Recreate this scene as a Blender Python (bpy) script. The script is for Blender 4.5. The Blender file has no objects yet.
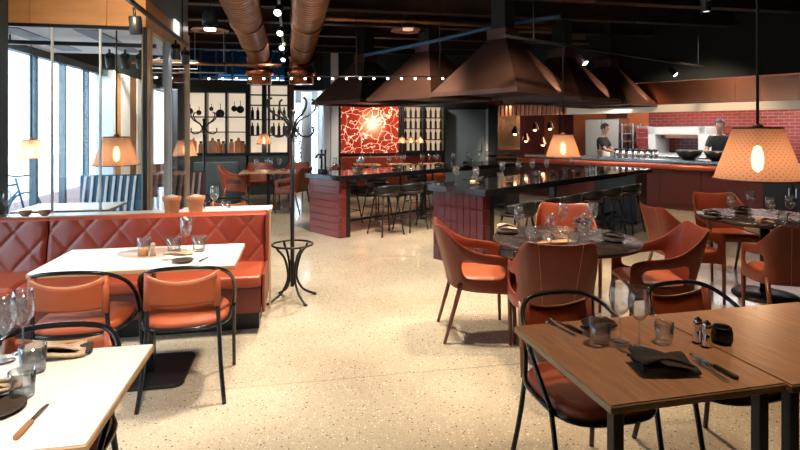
import bpy, bmesh, math, random
from mathutils import Vector, Matrix
random.seed(7)
R = math.radians
SC = bpy.context.scene
C = SC.collection

# ------------------------------------------------------------------ camera
F = 533.3            # focal length in pixels of the 800x450 frame
H = 1.55             # eye height
HZ = 130.0           # image row of the horizon
cd = bpy.data.cameras.new('camera'); cam = bpy.data.objects.new('camera', cd); C.objects.link(cam)
cam.location = (0, 0, H); cam.rotation_euler = (R(90), 0, 0)
cd.sensor_width = 36; cd.lens = 24; cd.shift_y = (HZ - 225) / 800.0
cd.clip_start = 0.05; cd.clip_end = 200
SC.camera = cam

# ------------------------------------------------------------------ world, lights, exposure
vs = SC.view_settings
vs.view_transform = 'Standard'; vs.look = 'None'; vs.gamma = 1; vs.exposure = 0.45
vs.use_curve_mapping = False
SC.cycles.max_bounces = 8; SC.cycles.diffuse_bounces = 4; SC.cycles.glossy_bounces = 4
SC.cycles.transparent_max_bounces = 24; SC.cycles.transmission_bounces = 6
SC.cycles.caustics_reflective = False; SC.cycles.caustics_refractive = False
SC.cycles.sample_clamp_indirect = 4.0
SC.cycles.use_denoising = True
W = bpy.data.worlds.new('world'); SC.world = W; W.use_nodes = True
bg = W.node_tree.nodes['Background']; bg.inputs[0].default_value = (0.72, 0.87, 1.0, 1); bg.inputs[1].default_value = 5.8

def light(kind, name, loc, power, color, target=None, size=0.1, spot=75, blend=0.6, size_y=None):
    d = bpy.data.lights.new(name, kind); o = bpy.data.objects.new(name, d); C.objects.link(o)
    d.energy = power; d.color = color; o.location = loc
    if kind == 'AREA':
        d.size = size
        if size_y: d.shape = 'RECTANGLE'; d.size_y = size_y
    else:
        d.shadow_soft_size = size
    if kind == 'SPOT': d.spot_size = R(spot); d.spot_blend = blend
    if target is not None:
        v = Vector(target) - Vector(loc)
        o.rotation_euler = v.to_track_quat('-Z', 'Y').to_euler()
    return o
def L0(a, b, z): return (a*.9823 - b*.1874, a*.1874 + b*.9823, z)
WARM = (1.0, 0.75, 0.50); WARM2 = (1.0, 0.87, 0.70); COOL = (0.78, 0.90, 1.0)
# ceiling track lamps above the dining floor, with some added fill spots
light('SPOT', 'lamp_aisle', (-0.05, 3.9, 3.35), 520, WARM2, (-0.2, 4.7, 0), 0.12, 88)
light('SPOT', 'lamp_aisle_far', (-0.4, 6.4, 3.45), 560, WARM2, (-0.3, 6.4, 0), 0.12, 100)
light('SPOT', 'lamp_booth', (-.92, 3.3, 2.92), 210, WARM2, (-1.62, 3.55, 0.7), 0.1, 62)
light('SPOT', 'lamp_front_table', (-.34, 0.7, 2.95), 420, WARM2, (-1.3, 1.7, 0.7), 0.1, 60)
light('SPOT', 'lamp_wood_table', (1.5, 2.3, 3.4), 130, WARM, (1.1, 1.95, 0.7), 0.1, 60)
light('SPOT', 'lamp_round_table', (1.0, 4.5, 3.4), 330, WARM, (1.3, 4.1, 0.7), 0.1, 70)
light('SPOT', 'lamp_right_table', (3.2, 5.6, 3.4), 300, WARM, (3.2, 5.0, 0.7), 0.1, 70)
light('SPOT', 'lamp_bar', (1.1, 5.2, 3.4), 300, WARM, (2.0, 7.2, 0.8), 0.1, 75)
light('SPOT', 'lamp_bar_far', (-0.6, 7.4, 3.3), 350, WARM, (0.6, 9.0, 0.8), 0.1, 75)
light('SPOT', 'lamp_back_tables', (-1.9, 8.8, 3.4), 380, WARM2, (-2.5, 10.6, 0.6), 0.1, 80)
light('SPOT', 'lamp_counter', (4.9, 8.6, 3.3), 260, WARM, (5.6, 10.3, 0.6), 0.1, 85)
light('SPOT', 'fill_banquette', L0(2.4, 12.2, 3.0), 220, WARM2, L0(2.6, 13.4, 0.9), 0.1, 110)  # added fill without a fixture, brightens the banquette and grey door
light('SPOT', 'lamp_fascia', L0(-1.33, 4.4, 2.45), 42, WARM, L0(-1.9, 5.4, 2.8), 0.05, 110)
light('SPOT', 'fill_side_wall', L0(-2.0, 9.3, 3.2), 300, WARM2, L0(-3.1, 11.0, 1.3), 0.1, 90)  # added fill, brightens the wall panels beyond the porch
light('SPOT', 'fill_fascia_side', L0(-.7, 5.7, 2.9), 30, WARM, L0(-1.44, 6.6, 2.66), 0.05, 90)  # added fill off the track, brightens the side fascia
light('SPOT', 'lamp_hood', (0.6, 5.4, 2.4), 18, WARM, (1.5, 8.0, 2.6), 0.1, 75)

# ------------------------------------------------------------------ frames of the place
TH = R(10.8)                                   # dining-room grid, turned a little to the left
def L(a, b, z=0.0):                            # a to the right, b into the room
    return Vector((a*math.cos(TH) - b*math.sin(TH), a*math.sin(TH) + b*math.cos(TH), z))
BA = R(44)                                     # bar and kitchen grid
U = Vector((math.cos(BA), math.sin(BA), 0)); V = Vector((-math.sin(BA), math.cos(BA), 0))
def P(px, py, z):                              # photo pixel on a horizontal plane of height z
    y = (H - z) * F / (py - HZ)
    return Vector(((px - 400) / F * y, y, z))
def Q(px, py, Y):                              # photo pixel at a known depth
    return Vector(((px - 400) / F * Y, Y, H - (py - HZ) / F * Y))

# ------------------------------------------------------------------ mesh helpers
class MB:
    def __init__(s): s.v = []; s.f = []; s.sm = []
    def add(s, vs, fs, smooth=False, M=None):
        k = len(s.v)
        for p in vs:
            p = Vector(p); s.v.append(tuple(M @ p) if M is not None else tuple(p))
        for f in fs: s.f.append(tuple(i + k for i in f)); s.sm.append(smooth)
        return s
    def box(s, x0, x1, y0, y1, z0, z1, M=None):
        vs = [(x, y, z) for z in (z0, z1) for y in (y0, y1) for x in (x0, x1)]
        return s.add(vs, [(0,2,3,1),(4,5,7,6),(0,1,5,4),(1,3,7,5),(3,2,6,7),(2,0,4,6)], False, M)
    def bar(s, p, q, w, h=None, up=(0,0,1)):   # square bar between two points
        h = h or w; p = Vector(p); q = Vector(q); d = (q-p).normalized()
        u = Vector(up)
        if abs(d.dot(u)) > .98: u = Vector((1,0,0))
        x = d.cross(u).normalized(); y = x.cross(d)
        vs = [c + x*(i*w/2) + y*(j*h/2) for c in (p, q) for j in (-1,1) for i in (-1,1)]
        return s.add(vs, [(0,1,3,2),(4,6,7,5),(0,4,5,1),(1,5,7,3),(3,7,6,2),(2,6,4,0)])
    def tube(s, pts, r, n=8, closed=False, M=None, cap=True):
        pts = [Vector(p) for p in pts]; m = len(pts)
        rs = r if isinstance(r, (list, tuple)) else [r]*m
        vs = []; prev = None
        for i, p in enumerate(pts):
            a = pts[(i-1) % m] if (closed or i > 0) else p
            b = pts[(i+1) % m] if (closed or i < m-1) else p
            t = (b - a)
            t = t.normalized() if t.length > 1e-9 else Vector((0,0,1))
            if prev is None:
                ref = Vector((0,0,1)) if abs(t.z) < .9 else Vector((1,0,0))
                x = t.cross(ref).normalized()
            else:
                x = prev - t*prev.dot(t)
                x = x.normalized() if x.length > 1e-6 else t.orthogonal().normalized()
            prev = x; y = t.cross(x)
            for k in range(n):
                an = 2*math.pi*k/n
                vs.append(p + (x*math.cos(an) + y*math.sin(an))*rs[i])
        fs = []
        for i in range(m if closed else m-1):
            j = (i+1) % m
            for k in range(n):
                l = (k+1) % n
                fs.append((i*n+k, i*n+l, j*n+l, j*n+k))
        if cap and not closed:
            fs.append(tuple(range(n-1, -1, -1))); fs.append(tuple(range((m-1)*n, m*n)))
        return s.add(vs, fs, True, M)
    def lathe(s, prof, n=16, M=None, smooth=True, a0=0.0):
        vs = []; fs = []; idx = []
        for (r, z) in prof:
            if r < 1e-6: idx.append([len(vs)]); vs.append((0,0,z))
            else:
                idx.append(list(range(len(vs), len(vs)+n)))
                vs += [(r*math.cos(a0+2*math.pi*k/n), r*math.sin(a0+2*math.pi*k/n), z) for k in range(n)]
        for A, B in zip(idx, idx[1:]):
            for k in range(n):
                l = (k+1) % n
                if len(A) == 1 and len(B) == 1: continue
                if len(A) == 1: fs.append((A[0], B[l], B[k]))
                elif len(B) == 1: fs.append((A[k], A[l], B[0]))
                else: fs.append((A[k], A[l], B[l], B[k]))
        return s.add(vs, fs, smooth, M)
    def grid(s, fn, nu, nv, M=None, smooth=True, skip=None, closed=False):
        vs = [fn(i/nu, j/nv) for j in range(nv+1) for i in range(nu+1)]
        fs = [(j*(nu+1)+i, j*(nu+1)+i+1, (j+1)*(nu+1)+i+1, (j+1)*(nu+1)+i)
              for j in range(nv) for i in range(nu) if not (skip and skip(i, j))]
        return s.add(vs, fs, smooth, M)
    def prism(s, pts, z0, z1, M=None, smooth=False):
        n = len(pts)
        vs = [(x, y, z0) for x, y in pts] + [(x, y, z1) for x, y in pts]
        fs = [tuple(range(n-1, -1, -1)), tuple(range(n, 2*n))] + [(i, (i+1) % n, n+(i+1) % n, n+i) for i in range(n)]
        return s.add(vs, fs, smooth, M)
    def mesh(s, name, mat=None, bevel=0.0, seg=1):
        me = bpy.data.meshes.new(name); me.from_pydata(s.v, [], s.f)
        me.polygons.foreach_set('use_smooth', s.sm)
        if bevel:
            bm = bmesh.new(); bm.from_mesh(me)
            bmesh.ops.remove_doubles(bm, verts=bm.verts, dist=1e-6)
            ed = [e for e in bm.edges if len(e.link_faces) == 2 and e.calc_face_angle(0) > R(30)]
            bmesh.ops.bevel(bm, geom=ed, offset=bevel, segments=seg, profile=.5, affect='EDGES', clamp_overlap=True)
            bm.to_mesh(me); bm.free()
        if mat is not None: me.materials.append(mat)
        me.update()
        return me
    def build(s, name, mat=None, parent=None, loc=(0,0,0), rz=0.0, bevel=0.0, seg=1):
        return link(name, s.mesh(name, mat, bevel, seg), parent, loc, rz)

def link(name, me, parent=None, loc=(0,0,0), rz=0.0):
    o = bpy.data.objects.new(name, me); C.objects.link(o)
    o.location = loc; o.rotation_euler = (0, 0, rz)
    if parent is not None: o.parent = parent
    return o
def empty(name, loc=(0,0,0), rz=0.0, parent=None):
    o = bpy.data.objects.new(name, None); C.objects.link(o); o.empty_display_size = .1
    o.location = loc; o.rotation_euler = (0, 0, rz)
    if parent is not None: o.parent = parent
    return o
def tag(o, label=None, cat=None, group=None, kind=None):
    if label: o['label'] = label
    if cat: o['category'] = cat
    if group: o['group'] = group
    if kind: o['kind'] = kind
    return o
def thing(name, label, cat, loc=(0,0,0), rz=0.0, group=None):
    return tag(empty(name, loc, rz), label, cat, group)
def struct(o): o['kind'] = 'structure'; return o
def copy_tree(o, parent=None):
    c = o.copy(); C.objects.link(c); c.parent = parent
    for ch in list(o.children): copy_tree(ch, c)
    return c
def put(proto, used, loc, rz, label=None, group=None):
    o = proto if not used.get(proto.name) else copy_tree(proto)
    used[proto.name] = True
    o.location = loc; o.rotation_euler = (0, 0, rz)
    if label: o['label'] = label
    if group: o['group'] = group
    return o
USED = {}
def bake(o):
    dg = bpy.context.evaluated_depsgraph_get(); dg.update()
    me = bpy.data.meshes.new_from_object(o.evaluated_get(dg))
    o.modifiers.clear(); o.data = me
    return o
def smooth_path(pts, sub=4, closed=False):
    pts = [Vector(p) for p in pts]; n = len(pts); out = []
    rng = n if closed else n-1
    for i in range(rng):
        g = (lambda k: pts[k % n]) if closed else (lambda k: pts[max(0, min(n-1, k))])
        a, b, c, d = g(i-1), g(i), g(i+1), g(i+2)
        for j in range(sub):
            t = j/sub
            out.append(.5*((2*b) + (c-a)*t + (2*a-5*b+4*c-d)*t*t + (3*b-a-3*c+d)*t**3))
    if not closed: out.append(pts[-1])
    return out
def T(x=0, y=0, z=0, rz=0, rx=0, ry=0):
    return Matrix.Translation((x, y, z)) @ Matrix.Rotation(rz, 4, 'Z') @ Matrix.Rotation(ry, 4, 'Y') @ Matrix.Rotation(rx, 4, 'X')

# ------------------------------------------------------------------ materials
def mat(name, col, rough=.5, metal=0.0, var=0.0, scale=8.0, bump=0.0, bscale=None, coat=0.0, spec=.5, stretch=None, trans=0.0):
    m = bpy.data.materials.new(name); m.use_nodes = True; nt = m.node_tree; N = nt.nodes; K = nt.links
    b = N['Principled BSDF']
    b.inputs['Base Color'].default_value = (*col, 1); b.inputs['Roughness'].default_value = rough
    b.inputs['Metallic'].default_value = metal; b.inputs['Coat Weight'].default_value = coat
    b.inputs['Specular IOR Level'].default_value = spec
    tc = N.new('ShaderNodeTexCoord'); mp = N.new('ShaderNodeMapping'); K.new(tc.outputs['Object'], mp.inputs[0])
    if stretch: mp.inputs['Scale'].default_value = stretch
    if var:
        n = N.new('ShaderNodeTexNoise'); n.inputs['Scale'].default_value = scale; n.inputs['Detail'].default_value = 4
        K.new(mp.outputs[0], n.inputs['Vector'])
        r = N.new('ShaderNodeMapRange'); r.inputs[1].default_value = .3; r.inputs[2].default_value = .7
        r.inputs[3].default_value = 1-var; r.inputs[4].default_value = 1+var; K.new(n.outputs[0], r.inputs[0])
        mx = N.new('ShaderNodeMix'); mx.data_type = 'RGBA'; mx.blend_type = 'MULTIPLY'; mx.inputs[0].default_value = 1
        mx.inputs[6].default_value = (*col, 1); K.new(r.outputs[0], mx.inputs[7])
        K.new(mx.outputs[2], b.inputs['Base Color'])
        rr = N.new('ShaderNodeMapRange'); rr.inputs[3].default_value = max(.03, rough*(1-var)); rr.inputs[4].default_value = min(1, rough*(1+var))
        K.new(n.outputs[0], rr.inputs[0]); K.new(rr.outputs[0], b.inputs['Roughness'])
    if bump:
        n2 = N.new('ShaderNodeTexNoise'); n2.inputs['Scale'].default_value = bscale or scale*4; n2.inputs['Detail'].default_value = 3
        K.new(mp.outputs[0], n2.inputs['Vector'])
        bp = N.new('ShaderNodeBump'); bp.inputs['Strength'].default_value = bump; bp.inputs['Distance'].default_value = .01
        K.new(n2.outputs[0], bp.inputs['Height']); K.new(bp.outputs[0], b.inputs['Normal'])
    return m
def emis(name, col, s, var=0.0, scale=5):
    m = bpy.data.materials.new(name); m.use_nodes = True; N = m.node_tree.nodes; K = m.node_tree.links
    b = N['Principled BSDF']; b.inputs['Base Color'].default_value = (*[c*.6 for c in col], 1)
    b.inputs['Emission Color'].default_value = (*col, 1); b.inputs['Emission Strength'].default_value = s
    return m
def glassmat(name, tint=(1,1,1), refl=1.0, ior=1.5, rough=0.02, added_white=0.0):
    m = bpy.data.materials.new(name); m.use_nodes = True; N = m.node_tree.nodes; K = m.node_tree.links
    N.remove(N['Principled BSDF']); out = N['Material Output']
    t = N.new('ShaderNodeBsdfTransparent'); t.inputs[0].default_value = (*tint, 1)
    g = N.new('ShaderNodeBsdfGlossy'); g.inputs['Roughness'].default_value = rough
    fr = N.new('ShaderNodeFresnel'); ge = N.new('ShaderNodeNewGeometry')      # thin sheet: the same reflectance from both sides
    ir = N.new('ShaderNodeMapRange'); ir.inputs[3].default_value = ior; ir.inputs[4].default_value = 1/ior
    K.new(ge.outputs['Backfacing'], ir.inputs[0]); K.new(ir.outputs[0], fr.inputs['IOR'])
    mu = N.new('ShaderNodeMath'); mu.operation = 'MULTIPLY'; mu.inputs[1].default_value = refl; mu.use_clamp = True
    mix = N.new('ShaderNodeMixShader')
    K.new(fr.outputs[0], mu.inputs[0]); K.new(mu.outputs[0], mix.inputs[0])
    K.new(t.outputs[0], mix.inputs[1]); K.new(g.outputs[0], mix.inputs[2]); last = mix
    if added_white:                                     # white diffuse share painted in so clear glassware looks brighter
        df = N.new('ShaderNodeBsdfDiffuse'); df.inputs[0].default_value = (.9, .9, .9, 1)
        tl = N.new('ShaderNodeBsdfTranslucent'); tl.inputs[0].default_value = (.9, .9, .9, 1)
        ad = N.new('ShaderNodeMixShader'); K.new(df.outputs[0], ad.inputs[1]); K.new(tl.outputs[0], ad.inputs[2])
        m2 = N.new('ShaderNodeMixShader'); m2.inputs[0].default_value = added_white
        K.new(mix.outputs[0], m2.inputs[1]); K.new(ad.outputs[0], m2.inputs[2]); last = m2
    K.new(last.outputs[0], out.inputs[0])
    return m

M = {}
M['black'] = mat('black_metal', (.012, .014, .016), .38, .3, .2, 12)
M['tube'] = mat('tube_black', (.010, .012, .015), .20, .2)
M['black_wood'] = mat('black_wood', (.009, .008, .008), .35, 0, .3, 6, stretch=(1, 8, 8))
M['stone'] = mat('black_stone', (.012, .012, .013), .07, 0, .4, 30)
M['orange'] = mat('orange_leather', (.34, .070, .022), .50, 0, .16, 5, .12, 90)
M['orange_seam'] = mat('leather_edge', (.48, .22, .10), .5)
M['shell'] = mat('saddle_leather', (.20, .036, .016), .38, 0, .2, 4, .10, 80)
M['shell_in'] = mat('tan_leather', (.34, .07, .024), .42, 0, .15, 5, .1, 90)
M['legbrown'] = mat('leg_brown', (.16, .045, .025), .35, 0, .2, 6)
M['booth'] = mat('booth_leather', (.20, .030, .016), .36, 0, .15, 3, .08, 70)
M['booth_seat'] = mat('booth_seat', (.32, .055, .021), .38, 0, .12, 3, .08, 70)
M['darkbase'] = mat('dark_base', (.03, .018, .016), .5, 0, .2, 5)
M['white'] = mat('white_laminate', (.78, .74, .68), .32, 0, .04, 3)
M['woodedge'] = mat('plywood_edge', (.48, .29, .15), .5, 0, .2, 20, stretch=(1, 1, 12))
M['wood'] = mat('oak_top', (.45, .225, .115), .34, 0, .22, 6, .05, 40, stretch=(14, 1.2, 1))
M['wood2'] = mat('brown_wood', (.30, .14, .06), .45, 0, .25, 5, .05, 40, stretch=(6, 1, 1))
M['plywood'] = mat('ply_fascia', (.55, .28, .11), .45, 0, .12, 2.5, stretch=(1, 1, 5))
M['darktop'] = mat('dark_tabletop', (.026, .019, .018), .26, 0, .3, 9)
M['copper'] = mat('copper', (.50, .19, .10), .24, 1, .07, 1.2, .08, 3, stretch=(3, 1, .3))
M['copper_dark'] = mat('aged_copper', (.090, .043, .033), .52, .35, .2, 2.2, .05, 12)
M['bronze'] = mat('bronze_duct', (.31, .15, .085), .36, .9, .4, 5, .06, 20)
M['steel'] = mat('steel', (.55, .56, .57), .25, 1, .1, 6)
M['chrome'] = mat('chrome', (.75, .75, .76), .10, 1)
M['tile'] = mat('maroon_tile', (.070, .012, .014), .16, 0, .25, 5)
M['tile_red'] = mat('red_tile', (.19, .030, .027), .18, 0, .25, 5)
M['grout'] = mat('grout', (.20, .11, .10), .8)
M['grout_pale'] = mat('pale_grout', (.45, .30, .26), .8)
M['wallblack'] = mat('black_plaster', (.017, .021, .023), .75, 0, .2, 2)
M['teal'] = mat('dark_teal_panel', (.018, .034, .040), .5, 0, .15, 2)
M['greyblue'] = mat('grey_blue_panel', (.13, .17, .20), .4, 0, .12, 1.5)
M['ceil'] = mat('ceiling_black', (.012, .016, .018), .8, 0, .2, 1.5)
M['beam'] = mat('ceiling_beam', (.045, .028, .020), .5, .2, .3, 2)
M['plaster'] = mat('white_plaster', (.86, .87, .88), .6, 0, .04, 2)
M['frame_blue'] = mat('window_frame', (.07, .11, .14), .4, .2, .1, 4)
M['frame_white'] = mat('pale_frame', (.62, .66, .70), .4)
M['frame_tan'] = mat('oak_post', (.50, .33, .19), .45, 0, .15, 6, stretch=(8, 8, 1))
M['glass'] = glassmat('window_glass', (.94, .97, .98), 1.0, 1.45)
M['glass_dim'] = glassmat('tinted_glass', (.08, .16, .24), 1.0, 1.45)
M['ware'] = glassmat('glassware', (.965, .97, .975), 2.6, 1.5, .04, .032)
M['terracotta'] = mat('terracotta', (.50, .19, .08), .7, 0, .2, 9, .1, 60)
M['soil'] = mat('pale_grit', (.55, .46, .36), .9, 0, .4, 40, .6, 90)
M['napkin_dark'] = mat('dark_napkin', (.035, .024, .022), .85, 0, .2, 30, .2, 200)
M['napkin_pale'] = mat('pale_napkin', (.42, .31, .21), .85, 0, .2, 30, .2, 200)
M['plate_dark'] = mat('dark_plate', (.05, .035, .03), .35, 0, .2, 9)
M['bowl_black'] = mat('black_bowl', (.015, .013, .013), .3)
M['wax'] = mat('amber_candle', (.45, .22, .09), .45)
M['maroon_wall'] = mat('maroon_wall', (.085, .014, .014), .45, 0, .2, 1.5)
M['orange_wall'] = mat('orange_wall', (.50, .13, .045), .5, 0, .15, 1.5)
M['cloth_black'] = mat('chef_black', (.012, .012, .014), .8, 0, .2, 20)
M['cloth_white'] = mat('apron_white', (.72, .70, .66), .8)
M['skin'] = mat('skin', (.48, .25, .17), .5)
M['hair'] = mat('hair', (.012, .008, .006), .6, 0, .3, 60)
M['green'] = mat('leaf_green', (.035, .075, .025), .5, 0, .4, 9)
M['pave'] = mat('pavement', (.58, .60, .62), .8, 0, .15, 1.2)
M['street'] = mat('pale_facade', (.62, .66, .70), .8, 0, .1, .6)
M['bluefab'] = mat('blue_fabric', (.05, .12, .20), .7)
M['bluepipe'] = mat('blue_pipe', (.03, .10, .22), .4)
M['shelf_glow'] = emis('backlit_panel', (1.0, .82, .62), .50)
M['shelf_glow_dim'] = emis('backlit_panel_dim', (1.0, .70, .46), .45)
M['bulb'] = emis('bulb_warm', (1.0, .74, .42), 14)
M['dot'] = emis('bulb_dot', (1.0, .90, .74), 7)
M['spotface'] = emis('spot_face', (1.0, .96, .88), 6)
M['tubelight'] = emis('tube_light', (.95, .97, 1.0), 9)
def nodes_mat(name):
    m = bpy.data.materials.new(name); m.use_nodes = True
    return m, m.node_tree.nodes, m.node_tree.links, m.node_tree.nodes['Principled BSDF']
def make_terrazzo():
    m, N, K, b = nodes_mat('terrazzo')
    tc = N.new('ShaderNodeTexCoord')
    geo = N.new('ShaderNodeNewGeometry')
    n1 = N.new('ShaderNodeTexNoise'); n1.inputs['Scale'].default_value = .9; n1.inputs['Detail'].default_value = 5
    K.new(geo.outputs['Position'], n1.inputs['Vector'])
    base = N.new('ShaderNodeValToRGB'); base.color_ramp.elements[0].position = .32; base.color_ramp.elements[1].position = .68
    base.color_ramp.elements[0].color = (.36, .295, .205, 1); base.color_ramp.elements[1].color = (.52, .445, .335, 1)
    K.new(n1.outputs[0], base.inputs[0]); col = base.outputs[0]
    for sc, thr, c, keep in ((48, .22, (.085, .055, .035, 1), .20), (34, .22, (.17, .115, .07, 1), .14), (60, .28, (.66, .60, .49, 1), .35), (110, .26, (.17, .12, .08, 1), .34), (150, .30, (.24, .18, .12, 1), .4)):
        v = N.new('ShaderNodeTexVoronoi'); v.inputs['Scale'].default_value = sc
        K.new(geo.outputs['Position'], v.inputs['Vector'])
        lt = N.new('ShaderNodeMath'); lt.operation = 'LESS_THAN'; lt.inputs[1].default_value = thr; K.new(v.outputs['Distance'], lt.inputs[0])
        sp = N.new('ShaderNodeSeparateColor'); K.new(v.outputs['Color'], sp.inputs[0])
        l2 = N.new('ShaderNodeMath'); l2.operation = 'LESS_THAN'; l2.inputs[1].default_value = keep; K.new(sp.outputs[0], l2.inputs[0])
        mu = N.new('ShaderNodeMath'); mu.operation = 'MULTIPLY'; K.new(lt.outputs[0], mu.inputs[0]); K.new(l2.outputs[0], mu.inputs[1])
        mx = N.new('ShaderNodeMix'); mx.data_type = 'RGBA'; K.new(mu.outputs[0], mx.inputs[0]); K.new(col, mx.inputs[6]); mx.inputs[7].default_value = c
        col = mx.outputs[2]
    K.new(col, b.inputs['Base Color'])
    n2 = N.new('ShaderNodeTexNoise'); n2.inputs['Scale'].default_value = 2.2; n2.inputs['Detail'].default_value = 4; K.new(geo.outputs['Position'], n2.inputs['Vector'])
    rr = N.new('ShaderNodeMapRange'); rr.inputs[1].default_value = .3; rr.inputs[2].default_value = .7; rr.inputs[3].default_value = .09; rr.inputs[4].default_value = .24
    K.new(n2.outputs[0], rr.inputs[0]); K.new(rr.outputs[0], b.inputs['Roughness'])
    return m
M['floor'] = make_terrazzo()
def make_shade():
    m, N, K, b = nodes_mat('perforated_shade')
    tc = N.new('ShaderNodeTexCoord'); sx = N.new('ShaderNodeSeparateXYZ'); K.new(tc.outputs['Object'], sx.inputs[0])
    at = N.new('ShaderNodeMath'); at.operation = 'ARCTAN2'; K.new(sx.outputs[1], at.inputs[0]); K.new(sx.outputs[0], at.inputs[1])
    ua = N.new('ShaderNodeMath'); ua.operation = 'MULTIPLY'; ua.inputs[1].default_value = 76/(2*math.pi); K.new(at.outputs[0], ua.inputs[0])
    va = N.new('ShaderNodeMath'); va.operation = 'MULTIPLY'; va.inputs[1].default_value = 52; K.new(sx.outputs[2], va.inputs[0])
    # quincunx rows: rotate the lattice by 45 degrees
    s = N.new('ShaderNodeMath'); s.operation = 'ADD'; K.new(ua.outputs[0], s.inputs[0]); K.new(va.outputs[0], s.inputs[1])
    d = N.new('ShaderNodeMath'); d.operation = 'SUBTRACT'; K.new(ua.outputs[0], d.inputs[0]); K.new(va.outputs[0], d.inputs[1])
    cb = N.new('ShaderNodeCombineXYZ'); K.new(s.outputs[0], cb.inputs[0]); K.new(d.outputs[0], cb.inputs[1])
    sc = N.new('ShaderNodeVectorMath'); sc.operation = 'SCALE'; sc.inputs[3].default_value = .5; K.new(cb.outputs[0], sc.inputs[0])
    v = N.new('ShaderNodeTexVoronoi'); v.voronoi_dimensions = '2D'; v.inputs['Randomness'].default_value = 0; v.inputs['Scale'].default_value = 1
    K.new(sc.outputs[0], v.inputs['Vector'])
    lt = N.new('ShaderNodeMath'); lt.operation = 'LESS_THAN'; lt.inputs[1].default_value = .21; K.new(v.outputs['Distance'], lt.inputs[0])
    col = N.new('ShaderNodeMix'); col.data_type = 'RGBA'; K.new(lt.outputs[0], col.inputs[0])
    col.inputs[6].default_value = (.60, .34, .24, 1); col.inputs[7].default_value = (.40, .20, .125, 1)
    tr = N.new('ShaderNodeBsdfTranslucent'); K.new(col.outputs[2], tr.inputs[0]); K.new(col.outputs[2], b.inputs['Base Color'])
    b.inputs['Roughness'].default_value = .6
    mix = N.new('ShaderNodeMixShader'); mix.inputs[0].default_value = .5
    K.new(b.outputs[0], mix.inputs[1]); K.new(tr.outputs[0], mix.inputs[2])
    tp_ = N.new('ShaderNodeBsdfTransparent'); tp_.inputs[0].default_value = (1, .72, .45, 1)
    m2 = N.new('ShaderNodeMixShader'); m2.inputs[0].default_value = .22
    K.new(mix.outputs[0], m2.inputs[1]); K.new(tp_.outputs[0], m2.inputs[2]); K.new(m2.outputs[0], N['Material Output'].inputs[0])
    return m
M['shade'] = make_shade()
def make_art():
    m, N, K, b = nodes_mat('crackle_art')
    tc = N.new('ShaderNodeTexCoord')
    n = N.new('ShaderNodeTexNoise'); n.inputs['Scale'].default_value = 2.4; n.inputs['Detail'].default_value = 4; K.new(tc.outputs['Object'], n.inputs['Vector'])
    mixv = N.new('ShaderNodeMix'); mixv.data_type = 'VECTOR'; mixv.inputs[0].default_value = .45
    K.new(tc.outputs['Object'], mixv.inputs[4]); K.new(n.outputs['Color'], mixv.inputs[5])
    v = N.new('ShaderNodeTexVoronoi'); v.feature = 'DISTANCE_TO_EDGE'; v.inputs['Scale'].default_value = 7.0; K.new(mixv.outputs[1], v.inputs['Vector'])
    rp = N.new('ShaderNodeMapRange'); rp.inputs[1].default_value = .0; rp.inputs[2].default_value = .05; rp.inputs[3].default_value = 1; rp.inputs[4].default_value = 0; K.new(v.outputs[0], rp.inputs[0])
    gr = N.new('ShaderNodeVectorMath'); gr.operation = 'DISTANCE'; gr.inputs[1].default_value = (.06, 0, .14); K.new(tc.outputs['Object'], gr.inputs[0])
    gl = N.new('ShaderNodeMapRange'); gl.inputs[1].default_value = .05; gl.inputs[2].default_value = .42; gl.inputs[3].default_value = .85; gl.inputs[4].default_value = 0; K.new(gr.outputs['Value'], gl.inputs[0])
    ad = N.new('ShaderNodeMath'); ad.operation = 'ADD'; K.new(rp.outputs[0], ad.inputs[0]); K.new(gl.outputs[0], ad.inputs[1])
    ra = N.new('ShaderNodeValToRGB'); e = ra.color_ramp.elements
    e[0].position = 0; e[0].color = (.26, .022, .010, 1); e[1].position = 1; e[1].color = (1, .82, .66, 1)
    x = ra.color_ramp.elements.new(.4); x.color = (.80, .17, .07, 1)
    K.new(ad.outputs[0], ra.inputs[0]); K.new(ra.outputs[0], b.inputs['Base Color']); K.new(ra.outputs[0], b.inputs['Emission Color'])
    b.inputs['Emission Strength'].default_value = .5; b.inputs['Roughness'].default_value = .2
    return m
M['art'] = make_art()
def make_brickwall():
    m, N, K, b = nodes_mat('small_red_tiles')
    tc = N.new('ShaderNodeTexCoord'); mp = N.new('ShaderNodeMapping'); mp.inputs['Rotation'].default_value = (R(90), 0, 0); K.new(tc.outputs['Object'], mp.inputs[0])
    br = N.new('ShaderNodeTexBrick'); br.inputs['Scale'].default_value = 1
    br.inputs['Brick Width'].default_value = .2; br.inputs['Row Height'].default_value = .075; br.inputs['Mortar Size'].default_value = .006
    br.inputs['Color1'].default_value = (.15, .017, .013, 1); br.inputs['Color2'].default_value = (.20, .028, .020, 1); br.inputs['Mortar'].default_value = (.25, .10, .08, 1)
    K.new(mp.outputs[0], br.inputs[0]); K.new(br.outputs[0], b.inputs['Base Color'])
    bp = N.new('ShaderNodeBump'); bp.inputs['Strength'].default_value = .4; bp.inputs['Distance'].default_value = .01; bp.invert = True
    K.new(br.outputs['Fac'], bp.inputs['Height']); K.new(bp.outputs[0], b.inputs['Normal']); b.inputs['Roughness'].default_value = .16
    return m
M['smalltile'] = make_brickwall()

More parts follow.
